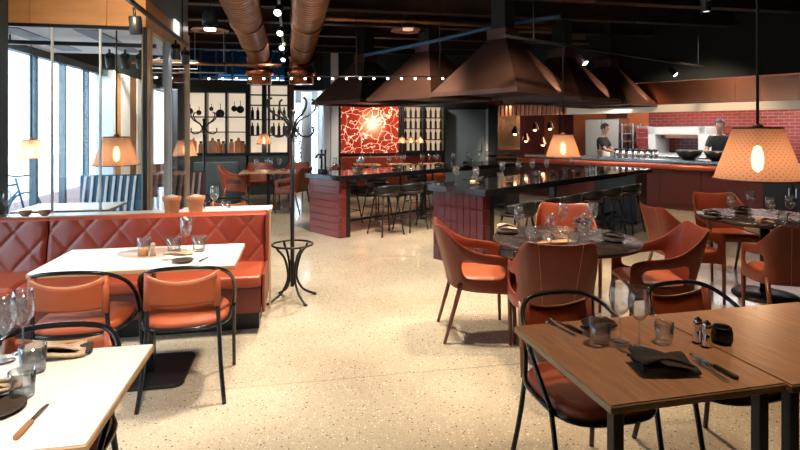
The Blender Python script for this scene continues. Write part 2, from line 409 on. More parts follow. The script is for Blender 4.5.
# ================================================================== SETTING
# floor: cast terrazzo slabs with thin joints, laid on the dining-room grid
fl = struct(MB().box(-6, 12.6, -4.4, 22, -.2, -.012).build('floor', M['grout'], None, (0, 0, 0), TH))
A0 = -3.1
acoords = [-3.1, 4.6, 12.6]
bcoords = [-4.4, .3, 3.33, 6.4, 9.5, 12.6, 15.7, 18.8, 22]
for i in range(len(acoords)-1):
    for j in range(len(bcoords)-1):
        g = .002
        MB().box(acoords[i]+g, acoords[i+1]-g, bcoords[j]+g, bcoords[j+1]-g, -.05, 0).build('slab', M['floor'], fl)

CZ = 3.75
ce = struct(MB().box(-3.3, 12.6, -4.4, 22, CZ, CZ+.2).build('ceiling', M['ceil'], None, (0, 0, 0), TH))
for k, b in enumerate([2.2, 4.2, 6.0, 7.2, 8.4, 9.6, 10.8, 12.0, 13.0]):          # joists across the room
    mb = MB(); mb.box(-3.1, 9, b-.09, b+.09, CZ-.32, CZ-.29); mb.box(-3.1, 9, b-.015, b+.015, CZ-.30, CZ)
    mb.build('beam', M['beam'], ce)

# left facade (a = -3.1): piers, sill-less tall windows with dark mullions
FA = -3.1
FT = 2.55
wl = empty('wall_left', (0, 0, 0), TH); struct(wl)
MB().box(FA-.25, FA, -4.4, 22, FT, CZ).build('wall_header', M['wallblack'], wl)
for k in range(8):
    MB().box(FA-.25, FA+(.0, .02)[k % 2], 9.79+k*.464, 9.79+(k+1)*.464-.006, 0, FT).build('wall_panel', (M['plywood'], M['plaster'], M['wood2'], M['plaster'])[k % 4], wl)
MB().box(FA-.25, FA, 13.9, 22, 0, FT).build('wall_panel', M['wallblack'], wl)
MB().box(FA-.25, FA, -4.4, 1.25, 0, FT).build('wall_panel', M['wallblack'], wl)
wi = 0
def facade_window(b0, b1, n):
    global wi
    wi += 1
    w = struct(empty('window_%d' % wi, (0, 0, 0), TH))
    for k in range(n+1):
        b = b0 + (b1-b0)*k/n
        MB().box(FA-.12, FA-.04, b-.026, b+.026, 0, FT).build('mullion', M['frame_blue'], w)
    mb = MB(); mb.box(FA-.12, FA-.02, b0, b1, FT-.10, FT); mb.box(FA-.12, FA-.02, b0, b1, 0, .08); mb.build('rail', M['frame_blue'], w)
    for k in range(n):
        p, q = b0 + (b1-b0)*k/n + .035, b0 + (b1-b0)*(k+1)/n - .035
        MB().box(FA-.075, FA-.065, p, q, .08, FT-.10).build('pane', M['glass'], w)
    return w
facade_window(1.3, 4.9, 4)
facade_window(5.62, 9.7, 5)
MB().box(FA-.20, FA+.06, 9.66, 9.78, 0, FT).build('pilaster', M['frame_white'], wl)
MB().box(FA-.20, FA+.03, 5.50, 5.62, 0, FT).build('pilaster', M['frame_white'], wl)

# near column at the frame's left edge with a small beige notice panel
col = struct(MB().box(FA-.2, -2.585, 4.95, 5.42, 0, CZ).build('wall_pier', M['teal'], None, (0, 0, 0), TH))
np_ = MB().box(-2.98, -2.62, 4.925, 4.945, 1.22, 1.55).build('notice_panel', mat('beige_panel', (.55, .45, .36), .6, 0, .05, 3), None, (0,0,0), TH, .004)
tag(np_, 'blank beige panel fixed to the dark pier beside the glass porch', 'panel')

# glazed entrance porch: b 5.46..7.5, a -3.1..-1.44
VA, VB0, VB1, VZ = -1.44, 5.46, 7.5, 2.53
w3 = struct(empty('window_3', (0, 0, 0), TH))               # front glazing
edges = [-2.63, -2.24, -1.83, VA]
for p, q in zip(edges, edges[1:]):
    MB().box(p+.004, q-.004, VB0-.006, VB0+.006, .05, VZ).build('pane', M['glass'], w3)
for p in edges[:-1]:
    MB().box(p-.008, p+.008, VB0-.012, VB0+.012, 0, VZ).build('mullion', M['frame_white'], w3)
MB().box(-2.63, VA, VB0-.02, VB0+.02, VZ-.03, VZ).build('rail', M['black'], w3)
MB().box(-2.63, VA, VB0-.02, VB0+.02, 0, .05).build('rail', M['black'], w3)
w4 = struct(empty('window_4', (0, 0, 0), TH))               # side glazing
MB().box(VA-.012, VA+.016, VB0-.02, VB0+.02, 0, VZ).build('post', M['black'], w4)
MB().box(VA-.045, VA+.035, VB0+.06, VB0+.14, 0, VZ).build('post', M['frame_tan'], w4)
for b in (6.30, 6.42, 7.44):
    MB().box(VA-.03, VA+.03, b-.025, b+.025, 0, VZ).build('post', M['frame_white'] if b < 7 else M['frame_tan'], w4)
for p, q in ((5.60, 6.275), (6.445, 7.415)):
    MB().box(VA-.006, VA+.006, p, q, .05, VZ).build('pane', M['glass'], w4)
pc = struct(empty('trim_1', (0, 0, 0), TH))                  # porch ceiling and plywood fascia
MB().box(FA, VA-.03, VB0+.03, VB1, VZ+.005, VZ+.06).build('porch_ceiling', M['plaster'], pc)
for a in (-2.75, -2.05):
    MB().box(a-.11, a+.11, VB0+.25, VB1-.25, VZ-.004, VZ+.004).build('ceiling_slot', mat('slot_grey', (.25, .29, .33), .5), pc)
for p, q in ((-3.1, -2.42), (-2.415, -1.765), (-1.76, VA+.02)):
    MB().box(p, q, VB0-.035, VB0+.03, VZ, 3.0).build('fascia_panel', M['plywood'], pc)
for p, q in ((VB0+.032, 6.45), (6.455, 7.5)):
    MB().box(VA-.045, VA+.02, p, q, VZ, 2.80).build('fascia_panel', M['plywood'], pc)
MB().box(VA-.04, VA, VB0+.05, VB1, 2.80, CZ).build('upper_panel', mat('pale_blue_panel', (.20, .26, .32), .35), pc)
MB().box(FA, VA, VB0-.02, VB0+.02, 3.0, CZ).build('upper_panel', M['wallblack'], pc)
es = MB().box(0, .022, -.11, .11, 0, .17).build('emergency_sign', emis('sign_white', (.9, .97, 1.0), .8), None, L(VA+.03, 6.62, 2.66), TH, .004)
tag(es, 'small blank white sign box on the plywood band of the porch', 'sign')

# far wall of the dining room (b = 13.6): openings for the corridor, then art wall and door
BB = 13.6
wb = struct(empty('wall_back', (0, 0, 0), TH))
MB().box(FA-.2, -.10, BB, BB+.25, 0, 2.78).build('wall_panel', M['teal'], wb)
MB().box(FA-.2, -.10, BB, BB+.25, 3.52, CZ).build('wall_panel', M['wallblack'], wb)
MB().box(-.10, .62, BB, BB+.25, 2.55, CZ).build('wall_panel', M['wallblack'], wb)
MB().box(.62, 3.75, BB, BB+.25, 0, CZ).build('wall_panel', M['teal'], wb)
MB().box(4.98, 5.2, BB, BB+.25, 0, CZ).build('wall_panel', M['maroon_wall'], wb)
MB().box(3.75, 4.98, BB, BB+.25, 2.14, CZ).build('wall_panel', M['wallblack'], wb)
wi = 5
w5 = struct(empty('window_5', (0, 0, 0), TH))               # high strip of tinted panes above the shelves
for k in range(8):
    a0 = FA + k*(3.0/8); a1 = a0 + 3.0/8
    MB().box(a0+.02, a1-.02, BB+.10, BB+.11, 2.80, 3.50).build('pane', M['glass_dim'], w5)
    MB().box(a0-.02, a0+.02, BB+.06, BB+.15, 2.78, 3.52).build('mullion', M['frame_blue'], w5)
MB().box(FA, -.10, BB+.06, BB+.15, 3.13, 3.16).build('rail', M['frame_blue'], w5)
# corridor to the glazed street door
wc = struct(empty('wall_corridor', (0, 0, 0), TH))
MB().box(-.35, -.10, BB+.25, 20, 0, CZ).build('wall_panel', M['plaster'], wc)
MB().box(.62, .87, BB+.25, 20, 2.6, CZ).build('wall_panel', M['plaster'], wc)
for b in (14.2, 15.5, 16.8, 18.1, 19.25):
    MB().box(.66, .72, b-.03, b+.03, 0, 2.6).build('mullion', M['frame_white'], wc)
w6 = struct(empty('window_6', (0, 0, 0), TH))
for a in (-.10, .13, .39, .60):
    MB().box(a-.025, a+.025, 19.2, 19.3, 0, 2.6).build('mullion', M['frame_white'], w6)
for p, q in ((-.075, .105), (.155, .365), (.415, .575)):
    MB().box(p, q, 19.24, 19.26, .1, 2.5).build('pane', M['glass'], w6)
MB().box(-.1, .62, 19.2, 19.3, 2.5, 2.6).build('rail', M['frame_white'], w6)
MB().box(-.1, .62, 19.2, 19.3, 2.6, CZ).build('wall_panel', M['plaster'], wc)
# corridor columns
cc = struct(MB().lathe([(.0, 0), (.14, 0), (.14, 2.55), (0, 2.55)], 20).build('trim_2', M['plaster'], None, L(.22, 14.4)))
cc = struct(MB().box(.62, .78, 13.25, 13.6, 0, 2.55).build('trim_3', M['frame_white'], None, (0, 0, 0), TH))
cc = struct(MB().box(.80, .98, 13.3, 13.6, 0, CZ).build('trim_4', M['plaster'], None, (0, 0, 0), TH))
cc = struct(MB().box(-.86, -.76, 13.2, 13.6, 0, CZ).build('trim_5', M['black'], None, (0, 0, 0), TH))
cc = struct(MB().box(-.22, -.10, 13.2, 13.6, 0, CZ).build('trim_6', mat('maroon_post', (.10, .03, .03), .5), None, (0, 0, 0), TH))
# sliding grey door
d1 = struct(empty('door_1', (0, 0, 0), TH))
MB().box(3.78, 4.92, BB-.04, BB+.02, .01, 2.10).build('door_leaf', M['greyblue'], d1, bevel=.004)
MB().box(4.92, 4.98, BB-.06, BB+.25, 0, 2.14).build('door_frame', M['frame_white'], d1)
MB().box(3.72, 3.78, BB-.06, BB+.25, 0, 2.14).build('door_frame', M['black'], d1)
MB().box(3.72, 4.98, BB-.06, BB, 2.10, 2.14).build('door_frame', M['black'], d1)
MB().box(4.78, 4.80, BB-.075, BB-.05, .95, 1.25).build('pull_handle', M['steel'], d1)

# right and rear walls close the room
struct(MB().box(11.2, 11.4, -4.4, 22, 0, CZ).build('wall_right', M['wallblack'], None, (0, 0, 0), TH))
struct(MB().box(FA-.25, 11.4, -4.4, -4.2, 0, CZ).build('wall_rear', M['wallblack'], None, (0, 0, 0), TH))

# kitchen: counter line through K0 along V, back wall 3.2 m behind it along U
K0 = Vector((5.55, 10.2, 0))
def KP(t, s, z=0): return K0 + V*t + U*s + Vector((0, 0, z))      # t to the left along the counter, s into the kitchen
KR = BA + R(90)                                                   # rotation whose local x runs along V
kb = struct(empty('wall_kitchen', (0, 0, 0)))
def kt(px, s):                                                    # where along the counter a photo column falls, s behind the counter line
    k = (px-400)/F
    return (k*(K0.y+U.y*s) - K0.x - U.x*s)/(V.x - k*V.y)
def kbox(name, t0, t1, s0, s1, z0, z1, m, parent=None, bevel=0.0):
    # box in kitchen coordinates; local x = t, local y = -s
    o = MB().box(-(t1-t0)/2, (t1-t0)/2, -(s1-s0)/2, (s1-s0)/2, z0, z1).build(name, m, parent, KP((t0+t1)/2, (s0+s1)/2), KR, bevel)
    return o
kbox('wall_panel', -3.6, 2.0, 3.2, 3.4, 0, CZ, M['smalltile'], kb)
kbox('wall_panel', 2.0, 2.55, 3.2, 3.4, 0, CZ, M['orange_wall'], kb)
kbox('wall_panel', 2.55, 3.1, 3.15, 3.4, 0, CZ, M['maroon_wall'], kb)
kbox('wall_panel', 3.1, 4.1, 3.2, 3.4, 0, CZ, M['orange_wall'], kb)
kbox('wall_panel', 4.1, 4.55, 3.15, 3.4, 0, CZ, M['maroon_wall'], kb)
kbox('wall_panel', 4.55, 5.3, 3.2, 3.4, 0, CZ, M['orange_wall'], kb)
kr = struct(empty('wall_kitchen_end', (0, 0, 0)))
def seg_wall(p, q, th, z0, z1, m, name, parent):
    d = (q-p); n = Vector((-d.y, d.x, 0)).normalized()*th
    pts = [(v.x, v.y) for v in (p, q, q+n, p+n)]
    return MB().prism(pts, z0, z1).build(name, m, parent)
seg_wall(L(5.2, BB), KP(5.05, 3.3), .15, 0, CZ, M['maroon_wall'], 'wall_panel', kr)

# outside: pavement and a pale street front seen through the porch
og = struct(MB().box(-30, FA-.26, -10, 40, -.25, -.15).build('ground_street', M['pave'], None, (0, 0, 0), TH))
sf = struct(empty('street_front', (0, 0, 0), TH))
MB().box(-19.4, -19, -8, 40, -.15, 9).build('facade', M['street'], sf)
for k in range(14):
    for z in (.6, 3.8):
        MB().box(-18.99, -18.93, -6+k*3.2, -4.4+k*3.2, z, z+2.2).build('far_window', M['greyblue'], sf)
# ================================================================== BARS
def bar_table(Bx, By, label, grp, tilemat, vertical):
    b = thing('bar_table', label, 'bar table', (Bx, By, 0), BA, grp)      # local x along the bar, y across it
    Lb, Wd, Ht, th = 4.6, .77, .90, .075
    MB().box(-.03, Lb, -.06, Wd+.04, Ht-th, Ht).build('counter_top', M['stone'], b, bevel=.006)
    MB().box(.045, .14, .02, Wd-.02, 0, Ht-th).build('pedestal', M['grout'] if vertical else M['grout_pale'], b)
    # separate tiles proud of the pedestal: on the end face and on the front return
    if vertical:
        tw, tl = .094, .157
        ny, nz = 8, 5
    else:
        tw, tl = .37, .096
        ny, nz = 1, 8
    sy, sz = (Wd-.02)/ny, (Ht-th)/nz
    me = MB().box(0, .022, .003, sy-.003, .003, sz-.003).mesh('tile', tilemat, .002)
    for i in range(ny):
        for k in range(nz):
            o = link('tile', me, b, (.022, .01+i*sy, k*sz))
    nx = 1
    sx = .095/nx
    me2 = MB().box(.003, sx-.003, 0, .02, .003, sz-.003).mesh('tile', tilemat, .002)
    for i in range(nx):
        for k in range(nz):
            link('tile', me2, b, (.045+i*sx, -.001, k*sz))
    MB().box(.142, .21, .0, .06, 0, Ht-th).build('post', M['black'], b)
    MB().box(2.1, 2.18, .34, .42, 0, Ht-th).build('post', M['black'], b)
    MB().box(4.15, 4.58, .02, Wd-.02, 0, Ht-th).build('end_cabinet', M['black_wood'], b)
    MB().box(.3, 4.2, .36, .40, .14, .18).build('foot_rail', M['black'], b)
    return b
B2 = Vector((.91, 5.86, 0)); B1 = Vector((-.87, 7.58, 0))
bar2 = bar_table(B2.x, B2.y, 'long black bar table with a square maroon-tiled end next to the leather armchairs', 'black bar tables', M['tile'], True)
bar1 = bar_table(B1.x, B1.y, 'long black bar table with wide red-tiled end, in front of the red art panel', 'black bar tables', M['tile_red'], False)
def bp(B, s, w, z=0): return B + U*s + V*w + Vector((0, 0, z))

def make_stool():
    t = thing('bar_stool', 'black bar stool', 'stool')
    # low curved shell
    def fn(u, v):
        a = math.pi*(u*1.0) ; r = .20
        x = -r*math.cos(a)*1.05; y = -r*math.sin(a)*.95
        h = .620 + v*(.08 + .05*math.sin(a))
        k = 1 + .10*v
        return (x*k, y*k, h)
    m = MB(); m.grid(fn, 14, 3); o = m.build('backrest', M['black'], t)
    md = o.modifiers.new('s', 'SOLIDIFY'); md.thickness = .018; bake(o)
    m = MB(); m.lathe([(0, .575), (.17, .575), (.20, .59), (.205, .61), (.19, .627), (0, .63)], 20); m.build('seat', mat('stool_pad', (.035, .022, .018), .4), t)
    for sx in (-1, 1):
        for sy in (-1, 1):
            MB().tube([(sx*.12, sy*.11, .585), (sx*.20, sy*.19, 0)], [.014, .011], 7).build('leg', M['black'], t)
    k = .22/.61
    mb = MB(); c = [(.173, .163), (-.173, .163), (-.173, -.163), (.173, -.163)]
    for i in range(4): mb.tube([(*c[i], .205), (*c[(i+1) % 4], .205)], .007, 6)
    mb.build('footrest', M['black'], t)
    return t
ORD = ['first', 'second', 'third', 'fourth', 'fifth', 'sixth', 'seventh', 'eighth', 'ninth', 'tenth', 'eleventh', 'twelfth']
stool = make_stool()
for k, s in enumerate((.45, 1.0, 1.55, 2.15, 2.75, 3.39)):
    put(stool, USED, bp(B2, s, -.14), BA + R(random.uniform(-8, 8)), 'black low-backed bar stool, %s from the tiled end at the maroon-tiled bar' % ORD[k], 'stools at the near bar')
for k, s in enumerate((.72, 1.24, 1.76, 2.75, 3.35)):
    put(stool, USED, bp(B1, s, -.20), BA + R(random.uniform(-8, 8)), 'black low-backed bar stool, %s from the tiled end at the bar before the art wall' % ORD[k], 'stools at the far bar')
for k, s in enumerate((.9, 1.6, 2.6)):
    put(stool, USED, bp(B1, s, .98), BA + R(180), 'black bar stool, %s from the tiled end behind the bar before the art' % ORD[k], 'stools behind the far bar')

# ================================================================== KITCHEN
ct = thing('kitchen_counter', 'long maroon serving counter with copper-red padded lip in front of the kitchen', 'counter', KP(0, 0), KR)
MB().box(-3.2, 3.85, -.75, 0, 0, .78).build('counter_front', M['maroon_wall'], ct)
for k in range(9):
    MB().box(-3.2+k*.75+.006, -3.2+(k+1)*.75-.006, 0, .018, .10, .76).build('front_panel', M['maroon_wall'], ct, bevel=.003)
MB().tube([(-3.2, .04, .83), (3.75, .04, .83), (3.86, -.03, .83), (3.9, -.15, .83), (3.9, -.75, .83)], .055, 12).build('padded_lip', mat('red_lip', (.50, .10, .05), .3, .2), ct)
MB().box(-3.2, 3.86, -.80, .0, .78, .90).build('counter_top', M['black_wood'], ct, bevel=.004)
MB().box(-3.2, 3.8, -.85, -.20, .90, .955).build('steel_shelf', M['steel'], ct, bevel=.004)

cn = thing('extractor_canopy', 'long copper canopy with cream lower rim, glow painted in, hanging over the kitchen counter', 'canopy', KP(0, 0), KR)
for k in range(8):
    t0 = -3.6 + k*.95
    MB().box(t0+.003, t0+.947, -.02, .0, 2.05, 2.50).build('copper_panel', M['copper'], cn)
MB().box(-3.6, 4.0, -.03, .02, 1.90, 2.05).build('painted_glow_rim', emis('rim_painted_light', (.75, .64, .50), .18), cn, bevel=.005)  # emission painted in, imitates kitchen light falling on the rim
MB().box(-3.6, 4.0, -1.35, -.03, 2.03, 2.07).build('canopy_underside', M['steel'], cn)
MB().box(-3.6, 4.0, -1.37, -1.35, 1.95, 2.50).build('back_panel', M['steel'], cn)
MB().box(-3.6, 4.0, -1.35, -.02, 2.48, 2.50).build('canopy_top', M['black'], cn)
for k in range(4):
    MB().box(-3.0+k*1.8, -1.8+k*1.8, -.95, -.80, 2.005, 2.03).build('light_strip', M['tubelight'], cn)
struct(kbox('trim_7', -3.6, 4.4, .03, .15, 2.52, CZ, M['ceil']))     # black bulkhead above the canopy
cp = MB()
def rib(u, v):
    t = 2.55 + u*1.85; return (t, .035 + .012*math.sin(u*math.pi*2*16), 1.90 + v*.26)
cp.grid(rib, 160, 1)
cpo = cp.build('ribbed_valance', M['copper'], cn)
sc_ = thing('service_cabinet', 'black service cabinet standing against the maroon counter beyond the large lamp', 'cabinet', KP(kt(795, -.3), -.30), KR)
MB().box(-.42, .42, -.16, .16, .06, .93).build('body', M['black_wood'], sc_, bevel=.006)
MB().box(-.44, .44, -.18, .18, .93, .96).build('top', M['stone'], sc_, bevel=.004)
for x in (-.41, .01):
    d = MB().box(x, x+.40, .16, .178, .08, .91).build('door', M['black_wood'], sc_, bevel=.004)
    MB().box(x+.03 if x > 0 else x+.355, x+.045 if x > 0 else x+.37, .178, .20, .45, .60).build('handle', M['steel'], d)
MB().box(-.40, .40, -.14, .12, 0, .06).build('plinth', M['black'], sc_)
# tall ovens and furniture behind the pass
ov = thing('stone_oven', 'white square-framed oven with red-tiled mouth against the tiled kitchen wall', 'oven', KP(kt(676, 2.0), 2.5), KR)
mb = MB()
mb.box(-.62, .62, -.55, .55, 0, .95)
mb.build('oven_base', M['steel'], ov, bevel=.01)
mb = MB(); mb.box(-.62, -.46, -.55, .5, .95, 1.62); mb.box(.46, .62, -.55, .5, .95, 1.62); mb.box(-.62, .62, -.55, .5, 1.44, 1.62)
mb.build('oven_frame', M['plaster'], ov, bevel=.012)
MB().box(-.46, .46, -.50, -.40, .95, 1.44).build('oven_back', M['smalltile'], ov)
MB().box(-.48, .48, .10, .13, 1.36, 1.44).build('oven_lintel', M['copper'], ov)
MB().box(-.46, .46, -.3, .45, .95, 1.0).build('oven_floor', M['plaster'], ov)
rk = thing('tray_rack', 'tall steel rack with dark tray shelves beside the white oven', 'rack', KP(kt(632, 2.75), 2.75), KR)
rw = (kt(626, 2.75)-kt(638.5, 2.75))/2-.02
for x in (-rw, rw):
    for y in (-.25, .25): MB().box(x-.02, x+.02, y-.02, y+.02, 0, 1.72).build('upright', M['steel'], rk)
for k in range(8): MB().box(-rw, rw, -.26, .26, .25+k*.2, .275+k*.2).build('tray', M['wood2'] if k % 2 else M['steel'], rk)
fr = thing('steel_fridge', 'tall stainless fridge with pale doors at the kitchen wall', 'fridge', KP(kt(625, 2.75)+.47, 2.75), KR)
MB().box(-.45, .45, -.35, .33, .05, 1.85).build('body', M['steel'], fr, bevel=.01)
for x in (-.44, .01):
    d = MB().box(x, x+.43, .33, .36, .1, 1.82).build('door', mat('pale_door', (.62, .60, .56), .3, .5), fr, bevel=.006)
    MB().box(x+.03 if x > 0 else x+.38, x+.05 if x > 0 else x+.40, .36, .40, .8, 1.3).build('handle', M['black'], d)
MB().box(-.45, .45, -.3, .3, 0, .05).build('plinth', M['black'], fr)
rs = thing('red_drawer_tower', 'narrow red tower of drawers between tray rack and white oven', 'drawers', KP(kt(639.5, 2.75)-.18, 2.75), KR)
MB().box(-.15, .15, -.25, .25, 0, 1.65).build('carcass', M['steel'], rs)
for k in range(6):
    d = MB().box(-.13, .13, .25, .275, .2+k*.235, .41+k*.235).build('drawer', mat('drawer_red', (.28, .03, .03), .4), rs)
    MB().box(-.05, .05, .275, .29, .30+k*.235, .315+k*.235).build('handle', M['steel'], d)
# row of steel canisters on the pass
can = thing('steel_canister', 'steel insert canister with black lid standing in the row on the kitchen pass', 'canister', group='canisters on the pass')
MB().lathe([(0, 0), (.07, 0), (.075, .02), (.075, .15), (0, .15)], 14).build('body', M['steel'], can)
MB().lathe([(.078, .15), (.078, .185), (.03, .195), (0, .2)], 14).build('lid', M['black'], can)
for k in range(7): put(can, USED, KP(kt(617+k*6.3, .45), .45, .955), KR, 'steel canister with black lid on the kitchen pass, %s counted from the bowl' % ORD[6-k]).scale = (.9, .9, 1)
def bowl(loc, r, h, name, label, m):
    o = MB().lathe([(0, 0), (r*.4, 0), (r*.75, h*.35), (r, h), (r*.95, h), (r*.70, h*.38), (r*.35, h*.08), (0, h*.08)], 22).build(name, m, None, loc)
    return tag(o, label, 'bowl')
bowl(KP(kt(689, .3), .30, .955), .25, .20, 'serving_bowl', 'large black bowl on the pass in front of the white oven', M['bowl_black'])
bowl(KP(kt(718, .3), .30, .955), .25, .19, 'serving_bowl', 'large black bowl on the pass in front of the chef in black', M['bowl_black'])
# copper oven at the kitchen's far end, black knob
co = thing('copper_oven', 'glowing copper-fronted oven with rounded lower edge beside the grey door', 'oven', L(5.30, 13.24), TH)
mb = MB(); mb.grid(lambda u, v: (-.30+.6*u, -.35 + (.10*(1-min(1, v*5))**2), .82 + v*1.33), 10, 20); mb.build('copper_front', mat('copper_front', (.85, .40, .18), .22, 1, .2, 2), co)
mb = MB(); mb.box(-.30, .30, -.22, .30, 0, .83); mb.box(-.30, .30, -.34, .30, .9, 2.15); mb.build('body', M['black'], co)
MB().lathe([(0, 0), (.035, 0), (.035, .03), (0, .03)], 12, T(0, -.335, .95, 0, R(90))).build('knob', M['black'], co)
light('SPOT', 'lamp_copper_oven', L(5.0, 12.2, 2.2), 140, WARM, L(5.3, 12.9, 1.5), .05, 60)
# little bell pendants over the bar end of the kitchen
bl = thing('bell_pendant', 'small copper bell pendant lamp hanging over the bar end of the kitchen', 'pendant', group='bell pendants')
MB().lathe([(.02, .17), (.03, .15), (.05, .11), (.085, .03), (.10, 0), (.095, .0), (.045, .11), (.02, .15)], 16).build('shade', M['copper'], bl)
MB().lathe([(0, -.03), (.035, -.015), (.045, .02), (.03, .06), (0, .08)], 10).build('bulb', emis('bell_bulb', (1, .72, .4), 7), bl)
for px, py, Y in ((515, 134, 11.7), (526, 141, 11.5), (535, 130, 11.9), (550, 129, 11.9), (543, 145, 11.6)):
    q = Q(px, py, Y); o = copy_tree(bl); o.location = q
    MB().tube([(0, 0, .165), (0, 0, CZ-q.z)], .004, 5).build('cord', M['black'], o)
for ch in list(bl.children): bpy.data.objects.remove(ch)
bpy.data.objects.remove(bl)
# kitchen lamp light
light('AREA', 'lamp_canopy', KP(.4, .9, 1.98), 45, (1, .93, .84), KP(.4, .9, 0), 5.5, size_y=.3)
light('AREA', 'lamp_kitchen', KP(0.2, 2.1, 3.0), 115, (1, .90, .78), KP(.4, 2.6, 0), 4.5, size_y=.4)

# ================================================================== HOODS
def hood(c, half, zb, zc, zt, label, kz=.155):
    h = thing('copper_hood', label, 'hood', (c[0], c[1], zb), BA, 'copper hoods over the bars')
    s = half/math.sqrt(2)*1.0; k = kz
    d = zc - zb
    def ring(a, z): return [(-a, -a, z), (a, -a, z), (a, a, z), (-a, a, z)]
    mb = MB(); A = ring(s, .06); B = ring(k, d)
    mb.add(A+B, [(i, (i+1) % 4, 4+(i+1) % 4, 4+i) for i in range(4)])
    A2 = ring(s-.02, .06); B2_ = ring(k-.02, d)
    mb.add(A2+B2_, [((i+1) % 4, i, 4+i, 4+(i+1) % 4) for i in range(4)])
    mb.build('hood_body', M['copper_dark'], h)
    mb = MB(); o1 = ring(s+.012, 0); o2 = ring(s+.012, .065); i1 = ring(s-.03, 0); i2 = ring(s-.03, .065)
    vs = o1+o2+i1+i2; fs = []
    for i in range(4):
        j = (i+1) % 4
        fs += [(i, j, 4+j, 4+i), (8+j, 8+i, 12+i, 12+j), (4+i, 4+j, 12+j, 12+i), (j, i, 8+i, 8+j)]
    mb.add(vs, fs); mb.build('rim', M['copper_dark'], h)
    ck = k+.015
    mb = MB(); mb.box(-ck, ck, -ck, ck, d-.01, d+zt-zc); mb.build('collar', M['copper_dark'], h, bevel=.004)
    mb = MB(); mb.box(-k*.8, k*.8, -k*.8, k*.8, d+zt-zc, CZ-zb); mb.build('flue', M['ceil'], h)
    MB().box(-s+.04, s-.04, -s+.04, s-.04, .05, .055).build('filter_tray', M['black'], h)
    return h
Hs = 1.15
C3 = Vector((1.55, 8.05)); hh = .133*8.05
hood(C3, hh, 2.05, 2.91, 3.06, 'large dark copper pyramid hood at the corner where the two hood rows meet')
hood(Vector((.50, 9.35)), hh, 2.05, 2.92, 3.06, 'dark copper pyramid hood in the row between the corner hood and the art wall')
hood(Vector((-.70, 10.75)), hh, 2.05, 2.92, 3.06, 'dark copper pyramid hood above the far end of the row, nearest the red art')
hood(Vector((2.81, 9.25)), hh*.93, 2.015, 2.81, 2.95, 'dark copper pyramid hood next to the corner hood towards the kitchen')
hood(Vector((4.11, 10.61)), hh*.923, 2.01, 2.80, 2.94, 'dark copper pyramid hood closest to the kitchen canopy')
for c in (C3, Vector((2.81, 9.25)), Vector((4.11, 10.61))):         # added spots without fixtures, making glints at the hoods' right corners
    p = Vector((c.x+hh*.68, c.y-hh*.26, 2.22))
    light('SPOT', 'hood_glint_fill', (p.x+.20, p.y-.22, 2.08), 45, WARM, p, .02, 42)
# ================================================================== CEILING FITTINGS
def duct(px0, px1, label):
    Y0, Y1, z, r = 6.05, 10.6, 3.03, .21
    p0 = Vector(((px0-400)/F*Y0, Y0, z)); p1 = Vector(((px1-400)/F*10.1, 10.1, z)); d = (p1-p0).normalized()
    a = p0 - d*8.5; e = p1 + d*.2
    t = thing('spiral_duct', label, 'duct', (0, 0, 0), 0, 'copper ceiling ducts')
    n = int((e-a).length/.11); pts = []; rs = []
    for i in range(n):
        q = a.lerp(e, i/n); pts += [q, q + d*.085, q + d*.09, q + d*.105]; rs += [r, r, r+.006, r+.006]
    mb = MB(); mb.tube(pts, rs, 22, cap=False); mb.build('duct_run', M['bronze'], t)
    for k in (4.0, 7.5, 9.5, 11.2):
        c = a + d*k
        MB().tube([c-d*.04, c-d*.04, c+d*.04, c+d*.04], [r, r+.022, r+.022, r], 22).build('coupling', M['bronze'], t)
    c = e
    MB().tube([c, c, c+d*.12, c+d*.12], [r, r+.05, r+.05, r], 24).build('end_flange', M['copper'], t)
    # elbow turning down behind the flange
    el = [c + d*(.12+.26*math.sin(k*R(15))) - Vector((0, 0, .26*(1-math.cos(k*R(15))))) for k in range(7)]
    MB().tube(el, r+.025, 20).build('elbow', M['bronze'], t)
    MB().tube([el[-1], el[-1]-Vector((0, 0, .12)), el[-1]-Vector((0, 0, .12)), el[-1]-Vector((0, 0, .30))], [r+.06, r+.06, r+.03, r+.03], 22).build('outlet_ring', M['copper'], t)
    for k in (5.5, 8.6, 11.0):
        c = a + d*k
        MB().bar((c.x, c.y, z+r), (c.x, c.y, CZ), .02).build('hanger', M['black'], t)
    return t
duct(240, 258, 'round spiral copper duct running along the ceiling on the porch side')
duct(310, 302, 'round spiral copper duct running along the ceiling on the hood side')

# straight rail of small round bulbs in front of the hoods
fr_ = thing('festoon_rail', 'thin black rail of small round bulbs hung across the aisle before the hoods', 'light rail', (0, 7.3, 2.24))
x0, x1 = (203-400)/F*7.3, (447-400)/F*7.3
MB().tube([(x0, 0, .04), (x1, 0, .04)], .010, 8).build('rail', M['black'], fr_)
bm_ = MB().lathe([(0, -.016), (.012, -.012), (.016, 0), (.012, .012), (0, .016)], 10).mesh('bulb', M['dot'])
for k in range(18):
    link('bulb', bm_, fr_, (x0 + .09 + k*(x1-x0-.15)/17, -.03, .01))
for x in (x0+.3, 0-.6, x1-.1): MB().tube([(x, 0, .06), (x, 0, CZ-2.24)], .006, 6).build('hanger', M['black'], fr_)

def make_spot():
    t = thing('track_spotlight', 'black track spotlight', 'spotlight')
    MB().lathe([(0, .09), (.045, .09), (.05, .08), (.05, -.06), (.044, -.065), (.044, -.05), (0, -.05)], 16).build('can', M['black'], t)
    MB().lathe([(0, -.052), (.043, -.052)], 16).build('lens', M['spotface'], t)
    MB().tube([(0, 0, .09), (0, 0, .16)], .012, 8).build('stem', M['black'], t)
    return t
spot = make_spot()
def spot_at(p, label, tilt=(0, 0), grp=None, rail_z=None):
    o = put(spot, USED, p, 0, label, grp); o.rotation_euler = (tilt[0], tilt[1], 0); return o
